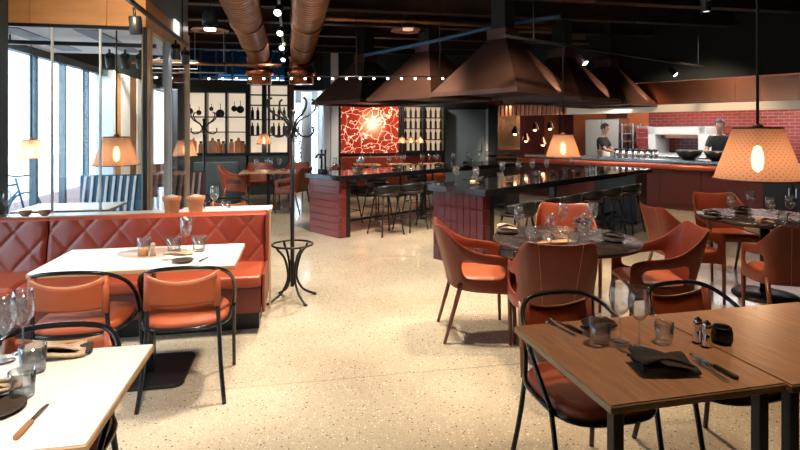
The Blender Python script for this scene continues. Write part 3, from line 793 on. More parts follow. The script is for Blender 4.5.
# track between the ducts
tr = thing('ceiling_track', 'black ceiling track between the two copper ducts', 'track', (0, 0, 0))
pa, pb_ = Q(279, 6, 6.6), Q(285, 66, 12.6); pa.z = pb_.z = 3.12
MB().bar(pa - (pb_-pa)*.4, pb_, .035, .03).build('rail', M['black'], tr)
for k in range(3): q = pa.lerp(pb_, k/2); MB().bar((q.x, q.y, 3.13), (q.x, q.y, CZ), .012).build('hanger', M['black'], tr)
for py, o_ in ((10, 'first'), (31, 'second'), (46, 'third'), (58, 'fourth')):
    Y = (2.96-H)*F/(HZ-py); q = pa.lerp(pb_, (Y-pa.y)/(pb_.y-pa.y)); q.z = 2.95
    spot_at(q, 'black spotlight on the track between the copper ducts, %s counted towards the back wall' % o_, (R(-55), 0), grp='spots between ducts')
# track along the porch
tr = thing('ceiling_track', 'black light track running along the plywood band of the porch', 'track', (0, 0, 0), TH)
MB().box(-1.345, -1.315, 3.4, 6.9, 2.575, 2.605).build('rail', M['black'], tr)
for b in (4.0, 6.6): MB().box(-1.336, -1.324, b-.006, b+.006, 2.605, CZ).build('hanger', M['black'], tr)
spot_at(L(-1.33, 4.78, 2.41), 'black spotlight near the open end of the porch track, above the booth', (R(12), 0))
spot_at(L(-1.33, 6.25, 2.41), 'black spotlight on the porch track by the white sign', (R(40), R(20)))
spot_at(L(-1.33, 6.75, 2.41), 'black spotlight at the inner end of the porch track', (R(40), R(20)))
tr = thing('ceiling_track', 'slim black light track hung across the inside of the porch', 'track', (0, 0, 0), TH)
MB().box(-3.0, -1.50, 6.09, 6.14, 2.43, 2.47).build('rail', M['black'], tr)
for a in (-2.9, -1.6): MB().box(a-.006, a+.006, 6.11, 6.12, 2.46, VZ).build('hanger', M['black'], tr)
for a, b in ((-1.95, 6.115), (-1.80, 6.115), (-1.65, 6.115)):
    spot_at(L(a, b, 2.27), 'black spotlight on the track inside the glass porch', (R(40), R(20)), 'porch spotlights')
# track before the hoods on the kitchen side
tr = thing('ceiling_track', 'black light track slanting past the hoods towards the kitchen', 'track', (0, 0, 0))
ta, tb = Q(505, 36, 6.3), Q(705, 68, 9.4); tb.z = ta.z = 2.66
MB().bar(ta, tb, .035, .03).build('rail', M['black'], tr)
for k in (.1, .55, .95): q = ta.lerp(tb, k); MB().bar((q.x, q.y, 2.67), (q.x, q.y, CZ), .01).build('hanger', M['black'], tr)
spot_at(ta.lerp(tb, .30) + Vector((0, 0, -.17)), 'black spotlight with bright lens on the kitchen-side track, near its end by the hoods', (R(-38), R(-25)))
spot_at(ta.lerp(tb, .78) + Vector((0, 0, -.17)), 'black spotlight with bright lens on the kitchen-side track, near the copper canopy', (R(-38), R(-30)))
q = Q(706, 6, 5.6); o = spot_at(q, 'black ceiling spotlight alone on a drop rod over the right tables', (R(-30), 0))
MB().tube([(0, 0, .15), (0, 0, CZ-q.z+.02)], .012, 8).build('drop_rod', M['black'], o)
o.rotation_euler = (0, 0, 0)
# dish pendants
def dish(p, r, label, lit):
    t = thing('dish_pendant', label, 'pendant', p)
    MB().lathe([(0, .06), (r*.25, .05), (r*.8, .02), (r, 0), (r, -.012), (r*.78, .005), (0, .03)], 28).build('dish', M['copper'], t)
    MB().lathe([(0, .32), (.05, .31), (.10, .22), (.11, .08), (0, .06)], 18).build('lamp_can', M['frame_blue'], t)
    MB().lathe([(0, -.005), (r*.3, -.005), (r*.3, .03), (0, .03)], 18).build('lens', lit, t)
    MB().tube([(0, 0, .31), (0, 0, CZ-p[2])], .008, 6).build('cord', M['black'], t)
dish(Q(210, 30, 7.6), .26, 'shallow copper dish pendant with dark cap near the porch top', M['spotface'])
dish(Q(408, 30, 9.0), .30, 'flat lit copper dish pendant between the hoods and ducts', M['shelf_glow_dim'])
# pipes
def pipe(pts, r, m, name, label):
    o = MB().tube(smooth_path(pts, 4), r, 10).build(name, m); tag(o, label, 'pipe'); return o
pipe([Q(365, 55, 10.1), Q(430, 42, 9.0), Q(492, 27, 8.6), Q(560, 16, 8.0)], .035, M['bluepipe'], 'blue_pipe', 'blue pipe slanting under the ceiling over the hood collars')
pipe([L(.2, 8.6, 3.34), L(2.5, 8.6, 3.34), L(4.5, 8.6, 3.34)], .045, M['bronze'], 'sprinkler_pipe', 'brown pipe crossing the dark ceiling above the hoods')
pipe([L(.0, 6.7, 3.34), L(2.5, 6.7, 3.34), L(4.0, 6.7, 3.34)], .04, M['bronze'], 'sprinkler_pipe', 'brown pipe crossing the dark ceiling before the hoods')
pipe([L(-2.9, 9.9, 2.72), L(-1.8, 9.9, 2.72), L(-.3, 9.9, 2.72)], .03, M['bronze'], 'sprinkler_pipe', 'brown pipe across the ceiling beneath the porch-side duct')
for k, (a, b) in enumerate(((-2.35, 10.8), (-1.9, 11.4), (-2.7, 11.6))):
    t = thing('pipe_grid', 'pale tubular frame hanging under the high tinted windows, ' + ('nearest the porch', 'nearest the corridor', 'nearest the street wall')[k], 'frame', L(a, b, 2.72), TH, 'pale tube frames')
    mb = MB(); mb.tube([(-.45, 0, 0), (.45, 0, 0), (.45, 0, .16), (-.45, 0, .16)], .014, 6, True); mb.build('tube_frame', M['frame_white'], t)
    for x in (-.4, .4): MB().tube([(x, 0, .16), (x, 0, CZ-2.72)], .006, 6).build('hanger', M['frame_white'], t)

# ================================================================== PERFORATED PENDANT LAMPS
def lamp(center, dia, label, power):
    s = dia/.5
    t = thing('pendant_lamp', label, 'lamp', center)
    hgt = .33*s; rt, rb = .138*s, .25*s
    mb = MB(); mb.grid(lambda u, v: ((rb+(rt-rb)*v)*math.cos(2*math.pi*u), (rb+(rt-rb)*v)*math.sin(2*math.pi*u), hgt*v), 40, 6)
    o = mb.build('lamp_shade', M['shade'], t)
    mb = MB(); mb.tube([(rb*math.cos(2*math.pi*k/40), rb*math.sin(2*math.pi*k/40), 0) for k in range(40)], .006*s, 6, True); mb.build('lower_rim', M['copper_dark'], t); mb = MB()
    mb.tube([(rt*math.cos(2*math.pi*k/32), rt*math.sin(2*math.pi*k/32), hgt) for k in range(32)], .006*s, 6, True); mb.build('upper_rim', M['copper_dark'], t)
    mb = MB()
    for k in range(3):
        an = k*2.094; mb.tube([(0, 0, hgt-.01), (rt*math.cos(an), rt*math.sin(an), hgt)], .005*s, 5)
    mb.build('spider', M['black'], t)
    MB().lathe([(0, hgt+.03), (.02*s, hgt+.03), (.035*s, hgt+.01), (.035*s, hgt*.66), (0, hgt*.66)], 16).build('socket', M['wood2'], t)
    MB().lathe([(0, hgt*.66), (.018*s, hgt*.64), (.034*s, hgt*.48), (.037*s, hgt*.36), (.028*s, hgt*.20), (0, hgt*.13)], 16).build('bulb', M['bulb'], t)
    MB().tube([(0, 0, hgt+.03), (0, 0, CZ-center[2])], .009*s, 6).build('cord', M['black'], t)
    lo = light('POINT', 'lamp_glow', (center[0], center[1], center[2]+hgt*.10), power, (1, .70, .42), None, .04*s)
    return t
lamp(Q(757.5, 179, 4.0), .58, 'large perforated tan lampshade with glowing bulb over the right dark table', 3.6)
lamp(Q(563, 157, 7.4), .47, 'perforated tan pendant lamp hanging over the bar with the maroon-tiled end', 3.5)
lamp(Q(116.5, 165, 5.28), .42, 'tan pendant lamp hanging in front of the porch glass above the booth', 3)
lamp(Q(31.5, 158, 5.95), .31, 'small tan pendant lamp inside the porch by the street windows', 12)
lamp(Q(185, 156, 8.9), .40, 'small tan pendant lamp beyond the porch, before the display shelves', 4)
for px, Y in ((402, 12.3), (411, 12.5), (420, 12.3)):
    q = Q(px, 143, Y)
    lamp(q, .20, 'tiny glowing pendant lamp in front of the wine racks beside the red art', 1.5)['group'] = 'tiny lamps by the wine racks'
q = Q(264, 144, 12.7); lamp(q, .36, 'tan pendant lamp hanging before the bright display shelf with two columns', 3)

# ================================================================== BACK WALL: SHELVES, ART, WINE RACK
def shelf_unit(a0, a1, z0, z1, cols, rows, label, glow, depth=.35):
    t = thing('display_shelf', label, 'shelf', L((a0+a1)/2, BB, 0), TH)
    w = (a1-a0)/2
    MB().box(-w, w, -.05, -.01, z0, z1).build('back_panel', glow, t)
    for i in range(cols+1):
        x = -w + 2*w*i/cols; MB().box(x-.025, x+.025, -depth, -.05, z0, z1).build('upright', M['black'], t)
    for z in rows: MB().box(-w, w, -depth, -.05, z-.012, z+.012).build('shelf_board', M['black'], t)
    return t
shelf_unit(-2.62, -1.22, .98, 2.46, 3, [.99, 1.50, 1.86, 2.45], 'black display shelf with bright cream back, hung with cookware', M['shelf_glow'])
MB().box(-2.62, -1.22, BB-.45, BB-.004, 0, .93).build('sideboard', M['teal'], tag(empty('low_sideboard', (0, 0, 0), TH), 'dark low sideboard under the cookware shelf', 'sideboard'))
shelf_unit(-1.16, -.24, .98, 2.66, 2, [.99, 1.42, 1.80, 2.15, 2.40, 2.65], 'tall black display shelf with two glowing cream columns', M['shelf_glow'])
MB().box(-1.16, -.24, BB-.45, BB-.004, 0, .93).build('sideboard', M['teal'], tag(empty('low_sideboard', (0, 0, 0), TH), 'dark low sideboard under the two-column shelf', 'sideboard'))
ws = shelf_unit(2.62, 3.70, 1.0, 2.16, 2, [1.01, 1.30, 1.58, 1.86, 2.15], 'black wine rack with glowing back panels between the red art and the grey door', M['shelf_glow_dim'])

def board(p, w, h, m, label, name='chopping_board'):
    o = MB().prism([(-w, 0), (w, 0), (w, h*.75), (w*.4, h*.82), (w*.25, h), (-w*.25, h), (-w*.4, h*.82), (-w, h*.75)], -.012, .012, T(0, 0, 0, 0, R(84))).build(name, m, None, p, TH)
    tag(o, label, 'board', 'boards and jars on the shelf'); return o
def jar(p, r, h, m, label, name='jar', cat='jar', grp=None):
    t = thing(name, label, cat, p, 0, grp)
    MB().lathe([(0, 0), (r*.95, 0), (r, .01), (r, h*.68), (r*.6, h*.8), (r*.55, h*.84), (0, h*.84)], 14).build('body', m, t)
    MB().lathe([(r*.6, h*.84), (r*.6, h), (0, h)], 14).build('lid', M['black'], t)
    return t
SB = BB - .22
for k, a in enumerate((-2.45, -2.02, -1.42)):
    board(L(a, SB, 1.006), .09 if k else .07, .36, M['wood2'] if k % 2 else M['terracotta'], 'wooden paddle board standing on the cookware shelf, %s from the two-column shelf' % ORD[2-k])
for k, a in enumerate((-2.28, -1.88, -1.77, -1.58, -1.31)):
    jar(L(a, SB, 1.004), .055, .28+.05*(k % 2), M['terracotta'] if k % 2 else M['wood2'], 'slim brown jar with black lid on the cookware shelf, %s from the two-column shelf' % ORD[4-k], grp='jars on the cookware shelf')
def pan(p, r, label):
    t = thing('hanging_pan', label, 'pan', p, TH, 'pans on the cookware shelf')
    MB().lathe([(0, 0), (r*.85, 0), (r, .05), (r*.96, .05), (r*.82, .012), (0, .012)], 18, T(0, 0, 0, 0, R(90))).build('pan_body', M['black'], t)
    MB().bar((0, -.02, r*.9), (0, -.02, r*2.4), .022, .012).build('handle', M['black'], t)
for k, (a, z, r) in enumerate(((-2.5, 2.0, .07), (-2.3, 1.96, .06), (-2.02, 2.05, .05), (-1.82, 1.94, .10), (-1.5, 2.06, .07), (-1.36, 2.04, .09))):
    pan(L(a, SB-.1, z), r, 'small black pan hanging on the cookware shelf, %s from the two-column shelf' % ORD[5-k])
bottle = thing('wine_bottle', 'dark wine bottle', 'bottle')
MB().lathe([(0, 0), (.037, 0), (.038, .01), (.038, .18), (.03, .21), (.014, .24), (.014, .29), (0, .29)], 12).build('bottle_body', M['black'], bottle)
MB().lathe([(.0155, .245), (.0155, .295), (0, .296)], 10).build('capsule', mat('capsule', (.2, .02, .02), .4), bottle)
for r_, z in enumerate((1.432, 1.812)):
    for k in range(7):
        a = -1.09 + k*.125
        if abs(a+.70) < .05: continue
        put(bottle, USED, L(a, SB, z), 0, 'dark wine bottle on the %s board of the two-column shelf, %s from the corridor' % (('lower', 'middle')[r_], ORD[6-k]), 'bottles on the two-column shelf')
for r_, z in enumerate((1.022, 1.312, 1.592, 1.872)):
    for k in range(8):
        a = 2.70 + k*.132
        if abs(a-3.16) < .05: continue
        o = put(bottle, USED, L(a, SB, z), 0, 'dark wine bottle on the %s level of the wine rack, %s counted from the art' % (('lowest', 'second', 'third', 'top')[r_], ORD[k]), 'bottles in the wine rack'); o.scale = (.8, .8, .85)
# red art panel
art = thing('art_panel', 'large glowing red crackle-pattern art panel on the dark wall', 'artwork', L(1.80, BB-.03, 1.55), TH)
MB().box(-.74, .74, -.02, .02, -.59, .60).build('picture', M['art'], art)
mb = MB(); mb.box(-.78, .78, -.025, .025, .60, .64); mb.box(-.78, .78, -.025, .025, -.63, -.59); mb.box(-.78, -.74, -.025, .025, -.63, .64); mb.box(.74, .78, -.025, .025, -.63, .64)
mb.build('frame', M['black'], art)
# red banquette under the art
bq = thing('wall_banquette', 'red leather wall banquette under the art panel and wine rack', 'banquette', L(2.35, BB-.35, 0), TH)
MB().box(-1.3, 1.3, -.30, .22, .16, .45).build('seat', M['booth_seat'], bq, bevel=.03, seg=2)
MB().box(-1.3, 1.3, .16, .30, .40, .88).build('backrest', M['booth'], bq, bevel=.03, seg=2)
MB().box(-1.28, 1.28, -.25, .22, 0, .16).build('plinth', M['darkbase'], bq)
for a in (1.6, 2.4, 3.2):
    t = thing('small_table', 'small wooden table at the red wall banquette, %s from the corridor opening' % {1.6: 'first', 2.4: 'second', 3.2: 'third'}[a], 'table', L(a, 12.55), TH, 'tables at the wall banquette')
    MB().box(-.3, .3, -.3, .3, .71, .74).build('table_top', M['wood'], t, bevel=.004)
    MB().tube([(0, 0, .02), (0, 0, .71)], .03, 10).build('column', M['black'], t)
    MB().lathe([(0, 0), (.22, 0), (.21, .02), (0, .03)], 18).build('base', M['black'], t)
# plant in terracotta pot in the corridor
pp = thing('potted_plant', 'slender leafy plant in a terracotta tub in the bright corridor', 'plant', L(.10, 14.9))
MB().lathe([(0, 0), (.15, 0), (.19, .34), (.20, .38), (.17, .38), (.16, .33), (0, .33)], 18).build('pot', M['terracotta'], pp)
mb = MB(); lv = MB()
for k in range(6):
    an = k*1.05; tip = Vector((.16*math.cos(an), .16*math.sin(an), 1.35+.12*(k % 3)))
    st = smooth_path([(0, 0, .33), (tip.x*.3, tip.y*.3, .9), tip], 5); mb.tube(st, .008, 5)
    for j, p in enumerate(st[3:]):
        for q in range(3):
            d = Vector((math.cos(an+q*2.1+j), math.sin(an+q*2.1+j), .35)).normalized(); n = d.cross(Vector((0, 0, 1))).normalized()*.03
            lv.add([p, p+d*.07+n, p+d*.16, p+d*.07-n], [(0, 1, 2, 3)], False)
mb.build('stems', M['wood2'], pp); o = lv.build('foliage', M['green'], pp); o['kind'] = 'stuff'
# ================================================================== BOOTH AND LEDGE
bo = thing('booth_bench', 'long red leather booth bench with diamond-quilted back along the porch glass', 'booth', (0, 0, 0), TH)
A_R, A_L = -.27, -3.05
def quilt(a0, a1):
    nx = int((a1-a0)/.014); nz = 34
    zb, zt = .44, .83
    def fn(u, v):
        x = a0 + (a1-a0)*u; z = zb + (zt-zb)*v
        p = (x + 3.05)/.25; q = (z-.30)/.30
        d1 = abs(((p+q) % 1.0)-.5)*2; d2 = abs(((p-q) % 1.0)-.5)*2      # 1 on a seam
        s = max(d1, d2); g = .014*(max(0.0, (s-.90)/.10))**1.2 - .005*(1-s*s)
        e = min(u*(a1-a0), (1-u)*(a1-a0)); ed = .03*max(0, 1-e/.025)**2
        top = 0
        return (x, 4.60 + .07*v + g + ed + top*.6, z + .012*min(1, (1-v)*10)*0)
    mb = MB(); mb.grid(fn, nx, nz)
    return mb
for p, q in ((A_L, -1.95), (-1.945, A_R)):
    quilt(p, q).build('quilted_back', M['booth'], bo)
    # rolled top edge
    mb = MB(); mb.grid(lambda u, v: (p+(q-p)*u, 4.735-.065*math.cos(math.pi*v), .828+.030*math.sin(math.pi*v)), 20, 8); mb.build('top_roll', M['booth_seat'], bo)
    MB().box(p+.004, q-.004, 4.14, 4.66, .36, .455).build('seat_cushion', M['booth_seat'], bo, bevel=.03, seg=3)
MB().box(A_L, A_R, 4.735, 4.80, .05, .83).build('back_frame', M['darkbase'], bo)
MB().box(A_L, A_R-.01, 4.16, 4.66, .17, .36).build('seat_box', mat('booth_front', (.12, .020, .014), .45, 0, .1, 3), bo)
MB().box(A_L, A_R-.03, 4.30, 4.76, 0, .17).build('plinth', M['black'], bo)
MB().box(A_R, A_R+.02, 4.16, 4.80, .17, .46).build('end_panel', M['booth'], bo, bevel=.006)
MB().box(A_R, A_R+.02, 4.60, 4.80, .46, .85).build('end_panel', M['booth'], bo, bevel=.006)
mb = MB(); mb.box(A_R+.021, A_R+.035, 4.76, 4.80, 0, .86); mb.build('edge_trim', M['frame_tan'], bo)

lg = thing('ledge_cabinet', 'low divider cabinet with white stone ledge behind the booth', 'cabinet', (0, 0, 0), TH)
MB().box(-2.57, -.35, 4.82, 5.22, 0, .770).build('body', M['darkbase'], lg)
MB().box(-2.575, -.33, 4.812, 5.30, .770, .805).build('ledge_top', M['white'], lg, bevel=.004)
for k in range(4): MB().box(-2.56+k*.565, -2.005+k*.565, 5.22, 5.235, .06, .74).build('door', M['darkbase'], lg, bevel=.003)
def pot(p, label):
    t = thing('terracotta_pot', label, 'pot', p)
    MB().lathe([(0, 0), (.052, 0), (.068, .125), (.076, .13), (.078, .165), (.068, .165), (.062, .13), (0, .13)], 20).build('pot', M['terracotta'], t)
    MB().lathe([(.067, .14), (.05, .165), (.02, .178), (0, .18)], 16).build('filling', M['soil'], t)
pot(L(-1.085, 4.95, .805), 'terracotta pot on the white ledge, on the side towards the porch lamp')
pot(L(-.886, 4.95, .805), 'terracotta pot on the white ledge, on the side towards the coat stand')

# ================================================================== TABLES
def rect_table(c, rz, w, d, top_m, label, edge=True, legs='pedestal', h=.74, th=.027):
    t = thing('dining_table', label, 'table', (c[0], c[1], 0), rz)
    MB().box(-w/2, w/2, -d/2, d/2, h-th, h-.004).build('edge_band', M['woodedge'], t, bevel=.002)
    MB().box(-w/2+.003, w/2-.003, -d/2+.003, d/2-.003, h-.004, h).build('table_top', top_m, t)
    if legs == 'pedestal':
        MB().box(-.035, .035, -.035, .035, .02, h-th).build('column', M['black'], t)
        pts = []
        for sx, sy in ((1, 1), (-1, 1), (-1, -1), (1, -1)):
            for k in range(5):
                an = {(1, 1): 0, (-1, 1): 90, (-1, -1): 180, (1, -1): 270}[(sx, sy)] + k*22.5
                pts.append((sx*.19+.06*math.cos(R(an)), sy*.19+.06*math.sin(R(an))))
        MB().prism(pts, 0, .022).build('base', M['black'], t, bevel=.004)
        MB().box(-.2, .2, -.03, .03, h-th-.03, h-th).build('bracket', M['black'], t)
    else:
        for sx in (-1, 1):
            for sy in ((-1, 1) if legs == 'four' else (-1,)):
                x, y = sx*(w/2-.05), sy*(d/2-.05)
                MB().box(x-.018, x+.018, y-.018, y+.018, 0, h-th).build('leg', M['black'], t, bevel=.002)
        MB().box(-w/2+.03, w/2-.03, -.02, .02, h-th-.03, h-th).build('rail', M['black'], t)
        if legs == 'cantilever':
            for sx in (-1, 1):
                x = sx*(w/2-.05)
                MB().box(x-.018, x+.018, -d/2+.07, d/2-.02, 0, .02).build('foot_bar', M['black'], t)
                MB().box(x-.018, x+.018, -d/2+.07, d/2-.06, h-th-.025, h-th).build('arm', M['black'], t)
    return t
T1C = Vector((-1.605, 3.405, 0)); T1 = rect_table(T1C, TH, 1.13, .63, M['white'], 'white-topped wooden dining table at the red booth bench')
wt = MB().lathe([(0, 0), (.20, 0), (.20, .0012), (0, .0012)], 36).build('round_mat', mat('worn_disc', (.52, .37, .31), .3), None, (-1.62, 3.52, .7401)); wt.scale = (1.2, .75, 1)
tag(wt, 'flat pinkish oval mat on the white booth table', 'mat')
T2C = Vector((-1.46, 1.585, 0)); T2 = rect_table(T2C, TH, 1.20, .66, M['white'], 'white-topped wooden dining table in the aisle beside the chair pair', legs='cantilever')
RT = R(13)
rr_ = Vector((math.cos(RT), math.sin(RT), 0)); dd_ = Vector((-math.sin(RT), math.cos(RT), 0))
FL3 = Vector((.619, 1.565, 0))
T3C = FL3 + rr_*.317 + dd_*.328; T3 = rect_table(T3C, RT, .634, .656, M['wood'], 'oak-topped table with black legs, set with dark napkin and steel shakers', legs='cantilever')
T3B = FL3 + rr_*(.640+.40) + dd_*.315; rect_table(T3B, RT, .80, .66, M['wood'], 'oak-topped table pushed against the table with the steel shakers', legs='cantilever')
def round_table(c, r, label):
    t = thing('round_table', label, 'table', (c[0], c[1], 0))
    MB().lathe([(0, .705), (r-.02, .705), (r, .715), (r, .735), (r-.006, .74), (0, .74)], 48).build('table_top', M['darktop'], t)
    MB().lathe([(r-.001, .712), (r+.004, .716), (r+.004, .732), (r-.001, .737)], 48).build('edge_band', M['copper_dark'], t)
    MB().tube([(0, 0, .02), (0, 0, .705)], .04, 14).build('column', M['black'], t)
    MB().lathe([(0, 0), (.27, 0), (.27, .015), (.06, .035), (0, .035)], 30).build('base', M['black'], t)
    return t
T4C = Vector((1.24, 4.0, 0)); round_table(T4C, .53, 'round dark table ringed by four leather armchairs, set with glasses')
T5C = Vector((3.42, 5.0, 0)); round_table(T5C, .56, 'round dark table under the large perforated lamp')
T6C = Vector((-2.60, 10.55, 0)); t6 = rect_table(T6C, TH, 1.05, .8, M['wood'], 'wooden table with orange chairs in front of the display shelves')
T7C = L(-.72, 5.62); rect_table(T7C, TH, .9, .6, M['white'], 'white-topped table behind the booth, beside the coat stand')
T8C = L(-2.35, 5.75+.45); rect_table(T8C, TH, .9, .6, M['white'], 'white-topped table inside the glass porch by the street windows')

# ================================================================== BISTRO CHAIRS (black tube, orange leather)
def make_bistro():
    t = thing('bistro_chair', 'black tube bistro chair', 'chair')
    half = [(0, -.262, .777), (.09, -.258, .774), (.165, -.240, .762), (.225, -.182, .727), (.258, -.085, .662), (.266, .02, .565), (.255, .13, .44)]
    path = [(-x, y, z) for x, y, z in half[::-1]] + half[1:]
    MB().tube(smooth_path(path, 5), .0110, 10).build('back_hoop', M['tube'], t)
    for s in (-1, 1):
        MB().tube(smooth_path([(s*.255, .13, .44), (s*.252, .16, .30), (s*.25, .225, 0)], 4), .0115, 8).build('leg', M['tube'], t)
        MB().tube(smooth_path([(s*.178, -.236, .762), (s*.185, -.235, .62), (s*.192, -.215, .44), (s*.205, -.245, .22), (s*.228, -.29, 0)], 4), .0125, 8).build('leg', M['tube'], t)
    # seat: rounded pad on a tube ring
    n = 36; ring = []
    for k in range(n):
        a = 2*math.pi*k/n; c, s_ = math.cos(a), math.sin(a); r = .235/((abs(c)**3.2+abs(s_)**3.2)**(1/3.2))
        ring.append((r*c, r*s_))
    MB().tube([(x*1.03, y*1.03-.0, .425) for x, y in ring], .0125, 8, True).build('seat_ring', M['tube'], t)
    prof = [(.0, .415), (.96, .415), (1.0, .43), (1.0, .452), (.95, .468), (.7, .475), (0, .477)]
    mb = MB(); idx = []; vs = []; fs = []
    for r, z in prof:
        vs += [(x*max(r, .001), y*max(r, .001), z) for x, y in ring]
    for i in range(len(prof)-1):
        for k in range(n):
            l = (k+1) % n; fs.append((i*n+k, i*n+l, (i+1)*n+l, (i+1)*n+k))
    mb.add(vs, fs, True); mb.build('seat', M['orange'], t)
    # curved leather back pad, slightly scooped top
    def pad(u, v):
        x = -.185 + .37*u; c = (2*u-1)
        y = -.243 - .030*(1-c*c) + .02*v*0
        zt = .742 - .045*(1-c*c)**.8; zb = .568 - .0*(c*c)
        k = .006*math.sin(math.pi*min(1, max(0, v)))
        return (x*(1.0+.00*v), y - .02*(v-.5), zb + (zt-zb)*v)
    mb = MB(); mb.grid(pad, 18, 8); o = mb.build('back_pad', M['orange'], t)
    md = o.modifiers.new('s', 'SOLIDIFY'); md.thickness = .018; md.offset = 0; bake(o)
    for s in (-1, 1):       # leather wraps around the two posts
        MB().tube([(s*.186, -.232, .545), (s*.180, -.240, .750)], .021, 10).build('post_wrap', M['orange'], t)
    mb = MB(); mb.tube([Vector(pad(k/16, 1.0)) + Vector((0, 0, .002)) for k in range(17)], .007, 6); mb.build('edge_piping', M['orange_seam'], t)
    return t
bis = make_bistro()
def chair_at(seat, rz, label): return put(bis, USED, (seat[0], seat[1], 0), rz, label)
chair_at((-1.845, 3.14), TH - R(1), 'orange leather bistro chair at the booth table, on the pier side')
chair_at((-1.285, 3.245), TH + R(3), 'orange leather bistro chair at the booth table, on the aisle side')
chair_at((-1.29, 1.86), TH + R(180), 'orange leather bistro chair pushed under the far side of the white aisle table')
(lambda o: setattr(o, 'scale', (.93, 1, 1)))(chair_at((.80, 2.29), RT + R(180), 'orange leather bistro chair under the oak table, by the fork and knife'))
(lambda o: setattr(o, 'scale', (.93, 1, 1)))(chair_at((1.45, 2.45), RT + R(180), 'orange leather bistro chair under the oak tables, behind the steel shakers'))
chair_at(T7C + L(-.05, .42), TH + R(180), 'orange bistro chair behind the white table beside the coat stand')

# ================================================================== LEATHER ARMCHAIRS
def make_arm():
    t = thing('leather_armchair', 'saddle leather armchair', 'chair')
    half = [(0, -.245), (.10, -.242), (.178, -.228), (.200, -.216), (.247, -.160), (.272, -.06), (.280, .05), (.280, .16), (.272, .245)]
    top  = [.848, .852, .868, .862, .735, .672, .655, .645, .615]
    lean = [.105, .105, .100, .095, .055, .022, .006, 0, 0]
    wing = [0, .010, .020, .030, .036, .020, .008, 0, 0]
    bot  = [.400, .400, .397, .395, .385, .375, .370, .365, .345]
    cols = [(-x, y, a, b, c, d) for (x, y), a, b, c, d in reversed(list(zip(half[1:], top[1:], lean[1:], wing[1:], bot[1:])))] + \
           [(x, y, a, b, c, d) for (x, y), a, b, c, d in zip(half, top, lean, wing, bot)]
    n = len(cols); rows = [0, .18, .36, .72, 1.0]
    mb = MB(); vs = []
    for v in rows:
        for (x, y, zt, ln, wg, zb) in cols:
            if v <= .36: z = zb + (.475-zb)*(v/.36)
            else: z = .475 + (zt-.475)*((v-.36)/.64)
            k = max(0, (z-.45)/.40)
            vs.append((x + (wg*k if x > 0 else -wg*k if x < 0 else 0), y - ln*k*1.05, z))
    fs = []
    for j in range(len(rows)-1):
        for i in range(n-1):
            hole = (j == 2 and (i in (1, 2, 3) or i in (n-2-1, n-2-2, n-2-3)))
            if not hole: fs.append((j*n+i, j*n+i+1, (j+1)*n+i+1, (j+1)*n+i))
    mb.add(vs, fs, True); o = mb.build('shell', M['shell'], t)
    md = o.modifiers.new('so', 'SOLIDIFY'); md.thickness = .022; md.offset = 0
    md = o.modifiers.new('su', 'SUBSURF'); md.levels = 2; md.render_levels = 2
    bake(o)
    for p in o.data.polygons: p.use_smooth = True
    for s in (-1, 1):
        MB().tube([(s*.268, .225, .42), (s*.262, .235, 0)], [.019, .013], 10).build('leg', M['legbrown'], t)
        MB().tube([(s*.235, -.170, .44), (s*.235, -.30, 0)], [.019, .013], 10).build('leg', M['legbrown'], t)
    def seat(u, v):
        x = (u-.5)*.50; y = -.215 + .46*v; e = max(0, abs(u-.5)*2-.8)/.2; f = max(0, abs(v-.5)*2-.85)/.15
        if v < .3: x *= .80 + .2*(v/.3)
        return (x, y, .482 - .03*e*e - .03*f*f - .012*math.sin(math.pi*u)*math.sin(math.pi*v))
    mb = MB(); mb.grid(seat, 14, 12); o = mb.build('seat', M['shell_in'], t)
    md = o.modifiers.new('so', 'SOLIDIFY'); md.thickness = .06; md.offset = -1; bake(o)
    for s in (-1, 1):       # pale seams down the outside of the back
        pts = []
        for v in (0, .18, .36, .55, .72, .9, 1.0):
            zt, zb, ln = .852, .400, .105
            z = zb + (.475-zb)*(v/.36) if v <= .36 else .475 + (zt-.475)*((v-.36)/.64)
            k = max(0, (z-.45)/.40); pts.append((s*(.10+.012*k+.03*k), -.2545 - ln*k*1.05, z-.006))
        MB().tube(smooth_path(pts, 3), .002, 5).build('seam', M['orange_seam'], t)
    return t
arm = make_arm()
def arm_at(c, face, label):
    o = put(arm, USED, (c[0], c[1], 0), R(face-90), label); o.scale = (.95, .95, 1); return o      # face: compass of the sitter's gaze, degrees from +x
arm_at((.60, 4.10), 2, 'brown leather armchair at the round dark table, beside the maroon-tiled bar end')
arm_at((1.02, 3.60), 84, 'brown leather armchair with its back to the oak table, at the round dark table')
arm_at((1.87, 3.95), 172, 'brown leather armchair between the two round dark tables, facing the coat stand')
arm_at((1.50, 4.80), 258, 'brown leather armchair on the bar side of the round dark table')
arm_at((2.64, 4.97), 4, 'brown leather armchair at the lamp-lit round table, beside the bar stools')
arm_at((3.02, 4.12), 76, 'brown leather armchair with its back to the oak tables, at the lamp-lit round table')
arm_at((3.47, 5.66), 264, 'brown leather armchair on the kitchen side of the lamp-lit round table')
for c, f, l in (((-3.22, 10.45), 12, 'orange-brown armchair by the dark high-backed sofa, at the far wooden table'),
                ((-2.02, 10.05), 160, 'orange-brown armchair on the coat-stand side of the far wooden table'),
                ((-2.95, 11.25), 290, 'orange-brown armchair under the cookware shelf at the far wooden table'),
                ((-2.25, 11.35), 262, 'orange-brown armchair under the two-column shelf at the far wooden table'),
                ((-1.55, 10.75), 200, 'orange-brown armchair alone by the corridor opening')):
    arm_at(c, f, l)

